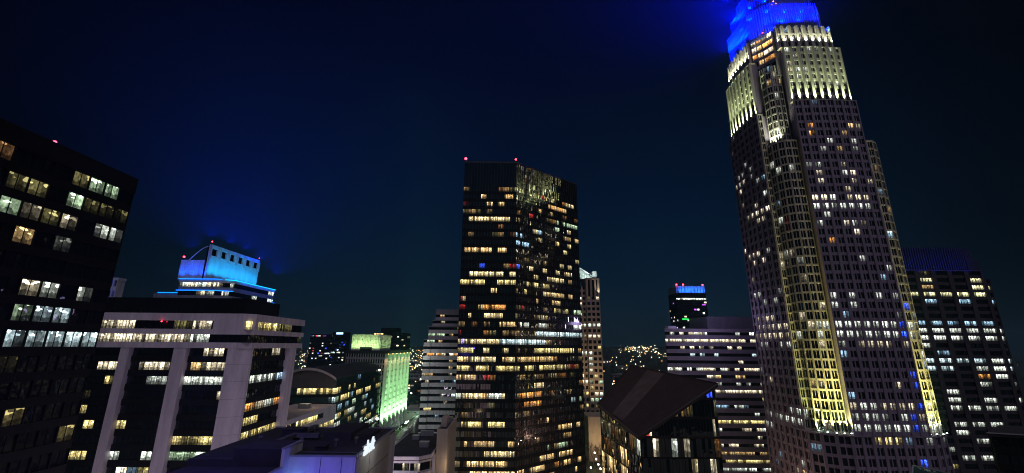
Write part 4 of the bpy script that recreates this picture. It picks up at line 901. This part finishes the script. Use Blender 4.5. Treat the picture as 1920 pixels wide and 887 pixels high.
    for k in range(9):
        xx = x0+.4+k*(x1-1.6-x0)/8; s_ = k/8; yy = yF+d-.9*4*s_*(1-s_)
        spot((xx, yy-1.25, zl-.4), (xx, yy-.5, zl+12), 46000, UP, 34, .8, .12)
        yy2 = yF+e_-.9*4*s_*(1-s_); xx2 = x0-.8+k*(x1-3.2-x0+.8)/8
        spot((xx2, yy2-1.35, zB+4.2), (xx2, yy2-.5, zB+10), 4200, (.92, 1, .72), 110, .9, .12)
    for k in range(8):
        yy = 219-k*(219-194.2)/7; s_ = k/7; xx = xL+d-.9*4*s_*(1-s_)
        spot((xx-1.25, yy, zl-1.9), (xx-.5, yy, zl+10.5), 62000, UP, 34, .8, .12)
        yy2 = 217-k*(217-195.6)/7; xx2 = xL+e_-.9*4*s_*(1-s_)
        spot((xx2-1.35, yy2, zB+2.7), (xx2-.5, yy2, zB+8.5), 4200, (.92, 1, .72), 110, .9, .12)
    for k in range(5):
        p = Vector((*PU[0], zb1+1)).lerp(Vector((*PU[2], zb1+1)), k/4); spot((p.x-1.2, p.y-1.2, zb1+1.2), (p.x, p.y, zb1+14), 9000, (.9, 1, .75), 60, .9, .12)
    YG = (0.90, 1.0, 0.30)
    ups = [(127.6, 189.4), (128.8, 186.0), (131.2, 184.2), (134.0, 183.7), (136.6, 183.6), (168.2, 183.6), (170.8, 183.6), (173.6, 183.7), (177.2, 186.0)]
    for x, y in ups:
        spot((x, y-.45, z40+.9), (x+.25, y+.9, z40+18), 26000, YG, 46, .7, .1)
        spot((x, y-1.9, z40+1.0), (x+.3, y+.9, z40+46), 120000, (1.0, .92, .30), 24, .9, .12)
        f_ = t.one('uplight_fixture', M_black, lambda b: b.box(x-.3, x+.3, y-1.5, y-.9, z40, z40+.4)); t.one('lens', M_lamp_g, lambda b: b.ball((x, y-1.2, z40+.45), .32), f_)
    # crown: stepped rings of tall metal fins, lit blue from inside the parapet
    def ring(px0, px1, py0, py1, z0, z1, ch, nf_, r=.32, drum=True):
        pts = [(px0+ch, py0), (px1-ch, py0), (px1, py0+ch), (px1, py1-ch), (px1-ch, py1), (px0+ch, py1), (px0, py1-ch), (px0, py0+ch)]
        per = sum(math.dist(pts[i], pts[(i+1) % 8]) for i in range(8)); F = t.part('crown_fins', M_crown)
        for i in range(8):
            a, b = pts[i], pts[(i+1) % 8]; n = max(1, int(round(math.dist(a, b)/per*nf_)))
            for k in range(n):
                s_ = k/n; x, y = a[0]+(b[0]-a[0])*s_, a[1]+(b[1]-a[1])*s_; F.tube((x, y, z0), (x, y, z1+rnd.uniform(-.15, .2)), r, r*.8, 5)
        if drum:
            g = .75; t.part('crown_drum', M_crown).prism([(px0+ch+g*.6, py0+g), (px1-ch-g*.6, py0+g), (px1-g, py0+ch+g*.6), (px1-g, py1-ch-g*.6), (px1-ch-g*.6, py1-g), (px0+ch+g*.6, py1-g), (px0+g, py1-ch-g*.6), (px0+g, py0+ch+g*.6)], z0, z1-1.0)
            nb_ = t.part('crown_hoop', M_crown)
            for zz in (z0+(z1-z0)*.35, z0+(z1-z0)*.8):
                for i in range(8): nb_.tube((*pts[i], zz), (*pts[(i+1) % 8], zz), .12, .12, 4)
        return pts
    rings = [(128.6, 169.0, 186.2, 222.5, 233, 251, 8, 120), (130.6, 167.5, 188.6, 220.5, 246, 261, 8, 110), (133.6, 164.5, 191.8, 217.5, 256, 270, 8, 96), (137.4, 160.5, 195.5, 214, 265, 278, 7, 76)]
    BL = (0.0, 0.02, 1.0)
    for px0, px1, py0, py1, z0, z1, ch, n in rings:
        ring(px0, px1, py0, py1, z0, z1, ch, n)
        m_ = 4
        for k in range(m_):
            s_ = (k+.5)/m_
            spot((px0+(px1-px0)*s_, py0-2.0, z0-.5), (px0+(px1-px0)*s_, py0+.6, z0+8), 20000, BL, 120, .9, .2)
            spot((px0-2.0, py0+(py1-py0)*s_, z0-.5), (px0+.6, py0+(py1-py0)*s_, z0+8), 24000, BL, 120, .9, .2)
    # unseen blue lamps added around the crown to make the glow in the haze
    for p, d, pw_, an in GLOW_LAMPS: point(p, pw_, (0.0, 0.004, 1.0), .5) if d is None else spot(p, Vector(p)+Vector(d), pw_, (0.0, 0.004, 1.0), an, 1.0, .5)
    t.beacon(129.2, 219, zC-1.5, .5); t.beacon(133.4, 190.2, zC-.2, .3)
    for mx_, mz in ((139.2, 251.6), (140.5, 254), (141.6, 252.5)): t.one('roof_lamp', M_pink, lambda b: b.ball((mx_, 188.0, mz), .32))
    t.one('mast', M_fin, lambda b: b.tube((148, 205, 262), (148, 205, 279), .4, .15))
    t.finish()
crowned_tower()

# ------------------------------------------------------------------ dark tower at the right edge
def right_tower():
    t = Thing('dark_tower', 'dark stone tower at the right edge with grouped white windows and faint blue top', 'office tower', (255, 262, 0))
    rows = [(496, 1690, 1765, .8, (1, .95, .5), .6), (510, 1760, 1790, .4, YEL, .8), (510, 1690, 1760, .3, OLV, .1), (530, 1700, 1880, .55, (1, .95, .5), .65), (546, 1700, 1880, .8, (1, .95, .5), .7), (560, 1700, 1880, .55, ICE, .5), (574, 1700, 1880, .15, OLV, .3), (588, 1700, 1880, .45, ICE, .8), (601, 1700, 1880, .6, ICE, .7),
            (615, 1700, 1920, .7, WHT, .6), (629, 1700, 1920, .85, [WHT, WHT], .75), (643, 1700, 1920, .5, WHT, .6), (656, 1700, 1920, .15, ICE, .3), (671, 1700, 1920, .85, [COOL, COOL, WHT], .7), (685, 1700, 1920, .7, [WHT, COOL], .6), (700, 1820, 1920, .6, [ORG, WHT], .5), (714, 1760, 1920, .3, WHT, .5)]
    for y, a, b, d, c, s in rows: t.rules.append((a, y-7, b, y+7, d, c, s))
    for y in (728, 742, 757, 771): t.rules += [(1765, y-7, 1812, y+7, .95, WHT, .6), (1812, y-7, 1925, y+7, .28, [WHT, WHT], .5)]
    t.rules += [(1770, 794, 1920, 816, .6, [WHT, WHT], .55), (1770, 845, 1920, 887, .6, [WHT, WHT, YEL], .55)]
    t.base_lit = (.14, [WHT, WHT, WARM], .35)
    y = 240; xr = 281; x0 = 205; fh = 4.05; zt = 116; nf = 28
    kw = dict(wall=M_granite2, frame=M_black, glass=GL, pw=2.6, pd=.5, sh=1.7, sd=.1, m=4, mw=.22, md=.1)
    t.facade((x0, y), (xr-9, y), zt-nf*fh, zt, nf, 7, **kw)
    t.facade((xr-9, y), (xr-2.5, y+3), zt-nf*fh, zt-fh, nf-1, 1, **dict(kw, m=2)); t.facade((xr-2.5, y+3), (xr+1, y+9), zt-nf*fh, zt-2*fh, nf-2, 1, **dict(kw, m=2))
    W = t.part('wall', M_granite2); W.prism([(x0, y+.8), (xr-9.2, y+.8), (xr-3, y+3.8), (xr+.2, y+9), (xr+.2, y+40), (x0, y+40)], 0, zt-2*fh-.1); W.box(x0, xr-9.1, y+.8, y+40, zt-2*fh-.1, zt)
    W.prism([(xr-9.3, y+.9), (xr-3.2, y+3.9), (xr-3.2, y+40), (xr-9.3, y+40)], zt-2*fh-.09, zt-fh)
    # crown of dark vertical fins, faintly blue
    C = t.part('crown', M_steel2); n = 46
    def arcp(s_, r=0): return (x0+4+(xr-10.5-x0)*s_, y+2.2+6*max(0, s_-.72)**2*8)
    for k in range(n):
        p = arcp(k/(n-1)); C.box(p[0]-.2, p[0]+.2, p[1]-.4, p[1]+.2, zt+.01, zt+14.5)
    for k in range(n-1):
        p, q_ = arcp(k/(n-1)), arcp((k+1)/(n-1))
        t.part('crown_screen', M_black).hexa([(p[0], p[1]+.25, zt+.01), (q_[0], q_[1]+.25, zt+.01), (q_[0], q_[1]+.6, zt+.01), (p[0], p[1]+.6, zt+.01), (p[0], p[1]+.25, zt+13.5), (q_[0], q_[1]+.25, zt+13.5), (q_[0], q_[1]+.6, zt+13.5), (p[0], p[1]+.6, zt+13.5)])
    for k in range(14): C.box(xr-13+k*.9, xr-12.75+k*.9, y+2.6+k*.35, y+3+k*.35, zt-fh+.02, zt+8.5-.1*k)
    t.one('ledge', M_granite2, lambda b: b.box(x0-.2, xr-8.8, y-.7, y+2, zt+.003, zt+.7))
    for k in range(5): spot((228+k*9, y-7, zt+1), (228+k*9, y+2, zt+8), 3000, (0.01, 0.03, 1.0), 120, .9)
    spot((xr-4, y-5, zt+1), (xr-6, y+4, zt), 260, (0.02, 0.05, 1.0), 120, .9)
    t.finish()
M_granite2 = mat('dark_granite', (0.055, 0.042, 0.05), 0.6, 0.22, 0.6)
right_tower()

# ------------------------------------------------------------------ small structures at the lower right
def glass_canopy():
    t = Thing('glass_canopy', 'pitched glass canopy roof in front of the tall crowned tower', 'canopy', (112, 112, 0))
    G = t.part('glazing', GLG); Fm = t.part('frame', M_steel)
    p = lambda px, py, d: (ray(px, py)[0]*d, d, zs(px, py, d))
    a, b, c = p(1712, 873, 120), p(1690, 892, 116), p(1775, 889, 130)
    dz = (0, 0, -.3)
    G.hexa([(a[0], a[1], a[2]-.3), (b[0]-2, b[1]-4, b[2]-3.3), (c[0], c[1]-8, c[2]-3.3), (c[0]+2, c[1], c[2]-.3), a, (b[0]-2, b[1]-4, b[2]-3), (c[0], c[1]-8, c[2]-3), (c[0]+2, c[1], c[2])])
    for k in range(5):
        u = Vector(a).lerp(Vector((c[0]+2, c[1], c[2])), k/4); v = Vector((b[0]-2, b[1]-4, b[2]-3)).lerp(Vector((c[0], c[1]-8, c[2]-3)), k/4); Fm.tube(u, v, .14, .14, 5)
    Fm.tube(a, (c[0]+2, c[1], c[2]), .2, .2, 6)
    for q_ in (b, c): Fm.tube((q_[0], q_[1], 0), (q_[0], q_[1], q_[2]-3), .3, .3, 6)
    t.finish(); point((a[0]+2, a[1]-5, a[2]+4), 260, (1, .92, .7))
    u = Thing('flat_roof_building', 'low dark flat roof at the lower right corner before the dark tower', 'building', (150, 128, 0))
    d = 125; xa = ray(1850, 812)[0]*d; z = zs(1850, 812, d)
    u.base_lit = (.1, [WARM, CRM], .25)
    u.part('roof', M_dark).hexa([(xa, d, z-.8), (xa+40, d-14, z-.8), (xa+40, d+8, z-.8), (xa+18, d+13, z-.8), (xa, d, z), (xa+40, d-14, z), (xa+40, d+8, z), (xa+18, d+13, z)])
    u.part('coping', M_bronze).tube((xa, d, z), (xa+40, d-14, z), .25, .25, 5)
    u.facade((xa+2, d+1), (xa+38, d-11.5), z-26, z-.8, 6, 12, M_black, M_black, GL, pw=.5, pd=.2, sh=1.5, sd=.1, m=2)
    u.part('wall', M_black).prism([(xa+2.3, d+1.8), (xa+38, d-10.7), (xa+38, d+7), (xa+17, d+10)], 0, z-.81)
    u.finish()
glass_canopy()

# ------------------------------------------------------------------ plaza beside the green tower
def plaza():
    b = MB(); b.prism([(-84, 268), (-68, 268), (-80, 440), (-84, 440)], 0, 12.4); o = b.build('podium', M_grey); o['label'] = 'raised concrete podium deck beside the green uplit tower'; o['category'] = 'podium'
    sheet('lawn', [(-83, 272), (-76, 272), (-82, 400), (-83, 400)], 12.42, M_grass)
    t = Thing('parapet_wall', 'long pale parapet wall along the edge of the lawn deck', 'wall', (-70, 350, 12.4))
    W = t.part('wall', M_white)
    n = 16
    for k in range(n):
        a = Vector((-69, 268.5)).lerp(Vector((-80.5, 440)), k/n); c = Vector((-69, 268.5)).lerp(Vector((-80.5, 440)), (k+.93)/n)
        W.hexa([(a.x, a.y, 12.4), (a.x+.8, a.y, 12.4), (c.x+.8, c.y, 12.4), (c.x, c.y, 12.4), (a.x, a.y, 14.6), (a.x+.8, a.y, 14.6), (c.x+.8, c.y, 14.6), (c.x, c.y, 14.6)])
        t.part('pillar', M_white).box(a.x-.2, a.x+1, a.y-.5, a.y+.5, 12.4, 15.2)
    t.finish()
    u = Thing('service_building', 'small green lit service block with dark vents beyond the lawn deck', 'building', (-84, 420, 0))
    W = u.part('wall', M_green); x0, x1, y, z0, z1 = ray(756, 780)[0]*405, ray(785, 780)[0]*405, 405, 12.4, zs(770, 773, 405)
    W.box(x0, x1, y, y+16, 0, z1); W.box(x0-.3, x1+.3, y-.3, y+16.3, z1+.002, z1+.8); W.box(x0-6, x0-.01, y+2, y+14, 0, z1-3)
    for fx, fz in ((.3, .4), (.75, .4), (.52, .75)): u.one('vent', M_black, lambda b_: b_.box(x0+(x1-x0)*fx-.9, x0+(x1-x0)*fx+.9, y-.08, y-.003, z0+(z1-z0)*fz, z0+(z1-z0)*fz+1.5))
    u.finish(); point((-80, 392, 18), 4200, (.55, 1, .65), .5)
    for i, (px, py, d, lab) in enumerate(((762, 793, 335, 'bright white globe lamp among shrubs on the lawn deck'), (790, 788, 350, 'white globe lamp by the parapet wall right of the service block'), (707, 787, 250, 'pale street lamp left of the green tower foot'))):
        x, z = ray(px, py)[0]*d, zs(px, py, d); L_ = Thing('globe_lamp', lab, 'lamp', (x, d, 0), 'lamps around the lawn deck')
        L_.one('post', M_black, lambda b_: b_.tube((x, d, 0 if i == 2 else 12.4), (x, d, z), .1, .08)); L_.one('globe', M_lamp_g, lambda b_: b_.ball((x, d, z+.5), .75)); point((x, d-1.2, z+.6), 900, (.75, 1, .8), .7)
plaza()

# ------------------------------------------------------------------ trees
def bare_tree(x, y, z, h, label, seed, group=None, leafy=False, name='bare_tree'):
    r = random.Random(seed); t = Thing(name, label, 'tree', (x, y, z), group); T = t.part('trunk', M_bark); B = t.part('branches', M_bark); tips = []
    def grow(p, d, L, rad, k, mb):
        q = p+d*L; mb.tube(p, q, rad, rad*.7, 5)
        if k == 0: tips.append(q); return
        for _ in range(3 if k > 2 else 3):
            e_ = (d+Vector((r.uniform(-.7, .7), r.uniform(-.7, .7), r.uniform(-.15, .5)))).normalized(); grow(q, e_, L*r.uniform(.6, .85), rad*.62, k-1, B)
    grow(Vector((x, y, z)), Vector((0, 0, 1)), h*.3, h*.018, 4, T)
    if leafy:
        Lf = t.part('crown', M_leaf)
        for p in tips:
            for _ in range(5):
                c = p+Vector((r.gauss(0, h*.05), r.gauss(0, h*.05), r.gauss(0, h*.045))); s = h*r.uniform(.02, .045); a = Vector((r.gauss(0, 1), r.gauss(0, 1), r.gauss(0, 1))).normalized(); b = a.orthogonal().normalized()*s; e_ = a.cross(b).normalized()*s
                Lf.quad(tuple(c-b), tuple(c+e_), tuple(c+b), tuple(c-e_))
    t.finish()
for i, (px, d, h, lab) in enumerate(((1112, 284, 17, 'bare street tree lit amber before the plain stone base'), (1124, 276, 19, 'taller bare tree at the corner of the wedge building, lights around it'), (1103, 290, 14, 'small bare tree against the stone base beside the mirror tower'))):
    bare_tree(ray(px, 850)[0]*d, d, 0, h, lab, i+3)
for i, (px, py, d, h, lab) in enumerate(((747, 806, 312, 5, 'small leafy tree beside the bright lamp on the lawn deck'), (756, 802, 322, 6, 'rounder leafy tree right of the bright lamp on the lawn deck'))):
    bare_tree(ray(px, py)[0]*d, d, 12.4, h, lab, i+21, leafy=True, name='leafy_tree')
bare_tree(ray(706, 850)[0]*118, 118, 18, 22, 'leafy street tree lit violet beside the white letters', 77, leafy=True, name='leafy_tree')
point((ray(700, 850)[0]*112, 112, 33), 900, (.6, .45, 1), .5)
for px, py, d in ((1118, 862, 270), (1122, 872, 262), (1108, 878, 262), (1126, 880, 250), (1115, 850, 280)):
    x, z = ray(px, py)[0]*d, zs(px, py, d)
    L_ = Thing('street_lamp', 'warm street lamp between the mirror tower and the wedge building', 'street lamp', (x, d, 0), 'warm lamps below the stone tower')
    L_.one('pole', M_black, lambda b_: b_.tube((x, d, 0), (x, d, max(z, 4)), .1, .07)); L_.one('lamp_head', M_lamp_w, lambda b_: b_.ball((x, d, max(z, 4)+.3), .5)); point((x, d-1, max(z, 4)), 700, (1, .7, .35), .5)

# ------------------------------------------------------------------ the city beyond
def far_city():
    def lowrise(i, x, y, w_, d, h, m):
        z0 = land(x, y); b = MB(); b.box(x-w_/2, x+w_/2, y, y+d, z0-4, z0+h); b.box(x-w_/2-.3, x+w_/2+.3, y-.3, y+d, z0+h+.01, z0+h+.7); b.box(x-w_*.2, x+w_*.1, y+d*.3, y+d*.7, z0+h+.7, z0+h+2.8)
        t = Thing('city_block', 'small dark flat roofed block among the far city lights', 'building', (x, y+d/2, z0), 'far low blocks of the city')
        b.build('wall', m, t.o, t.base); t.base_lit = (.16, [CRM, WARM, WHT, ORG], 1.0)
        nf = max(2, int(h/4)); t.facade((x-w_/2+.5, y-.15), (x+w_/2-.5, y-.15), z0+.5, z0+h-.5, nf, max(3, int(w_/5)), m, M_black, GL, pw=1.4, pd=.06, sh=1.6, sd=.03, m=1, mw=0, gd=-.05)
        qs = [x_ for w2 in t.w for x_ in w2[1]]; t.w = []
        o = win_mesh('window', qs, GL, t.o, t.base); o['kind'] = 'stuff'
        t.finish()
    r = random.Random(11); n = 0
    gaps = [(556, 650), (764, 800), (1130, 1250)]
    mats = [M_grey, M_beige, M_bronze, M_granite]
    while n < 46:
        a, b = r.choice(gaps); px = r.uniform(a, b); y = r.choice([r.uniform(420, 900), r.uniform(700, 1700)])
        lowrise(n, ray(px, 680)[0]*y, y, r.uniform(18, 45), r.uniform(15, 30), r.uniform(7, 17), r.choice(mats)); n += 1
    # street lamps that can still be told apart
    me = {}
    for k, m in (('w', M_lamp_w), ('o', M_lamp_o), ('g', M_lamp_g)):
        b = MB(); b.tube((0, 0, 0), (0, 0, 8), .12, .08, 5, 0); b.tube((0, 0, 8), (0, -1.6, 8.4), .07, .06, 5, 0); b.ball((0, -1.7, 8.3), .8, 1, 6)
        o = b.build('far_street_lamp', [M_black, m]); me[k] = o.data; bpy.data.objects.remove(o)
    for i in range(150):
        a, b = r.choice(gaps); px = r.uniform(a, b); y = r.uniform(380, 2300); x = ray(px, 690)[0]*y
        k = r.choice('wwoog'); o = bpy.data.objects.new('far_street_lamp', me[k]); link(o); s = .7+y/1500; o.location = (x, y, land(x, y)); o.scale = (s, s, 1+y/4000)
        o['label'] = {'w': 'tiny white street lamp among the far city lights', 'o': 'tiny amber street lamp among the far city lights', 'g': 'tiny cool white street lamp among the far city lights'}[k]; o['category'] = 'street lamp'; o['group'] = {'w': 'far white street lamps', 'o': 'far amber street lamps', 'g': 'far cool street lamps'}[k]
    # glitter of the suburbs and the dark woods between
    b = MB()
    def dot(px, y, s, m):
        x = ray(px, 655)[0]*y; b.ball((x, y, land(x, y)+r.uniform(6, 14)), s, m, 6)
    for _ in range(60): dot(r.uniform(1172, 1236), r.uniform(2300, 3300), r.uniform(1.2, 2.6), r.choice([0, 0, 0, 1]))
    for _ in range(200): dot(r.uniform(-300, 2200), r.uniform(1400, 4000), r.uniform(.8, 2.0), r.choice([0, 1, 1, 2]))
    for _ in range(120): dot(r.choice([r.uniform(556, 600), r.uniform(764, 800)]), r.uniform(900, 2500), r.uniform(.5, 1.1), r.choice([0, 1, 2]))
    o = b.build('city_lights', [M_lamp_w, M_lamp_o, M_lamp_g]); o['kind'] = 'stuff'; o['label'] = 'glitter of countless far suburb lights along the horizon'
    b = MB()
    for _ in range(5200):
        y = r.uniform(900, 4200); x = r.uniform(-1.4, 1.4)*y; z = land(x, y); c = Vector((x, y, z+r.uniform(2, 11))); s = r.uniform(3, 7)
        a = Vector((r.gauss(0, 1), -1, r.gauss(0, .6))).normalized(); p = a.orthogonal().normalized()*s; q = a.cross(p).normalized()*s*.8
        b.quad(tuple(c-p), tuple(c+q), tuple(c+p), tuple(c-q))
    o = b.build('woodland', M_leaf); o['kind'] = 'stuff'
far_city()

# ------------------------------------------------------------------ night air: a thin even haze that the lamps light up
def haze():
    b = MB(); b.box(-6500, 6500, -260, 5300, -1.2, 300)
    m = bpy.data.materials.new('night_haze'); m.use_nodes = True; n = m.node_tree; n.nodes.clear()
    o_ = n.nodes.new('ShaderNodeOutputMaterial'); v = n.nodes.new('ShaderNodeVolumePrincipled')
    v.inputs['Color'].default_value = (0.38, 0.82, 1.0, 1); v.inputs['Density'].default_value = 0.00018; v.inputs['Anisotropy'].default_value = 0.45
    n.links.new(v.outputs[0], o_.inputs['Volume'])
    o = b.build('haze', m); o['kind'] = 'stuff'
haze()

for x, y, z, p, c in ((104, 196, 14, 4200, (1, .62, .45)), (110, 170, 10, 1200, (1, .66, .5)), (150, 160, 10, 600, (.9, .7, .9)), (-42, 134, 24, 7500, (.9, .75, 1)), (-62, 84, 30, 6500, (.92, .75, 1)), (-100, 92, 24, 5000, (.92, .75, .95)), (24, 196, 8, 2600, (1, .62, .28)), (14, 110, 16, 1500, (1, .66, .3)), (44, 84, 20, 900, (1, .6, .3)), (-52, 210, 9, 5000, (.75, 1, .8))):  # unseen street light and fill lamps, added low between the towers
    point((x, y, z), p, c, .6)
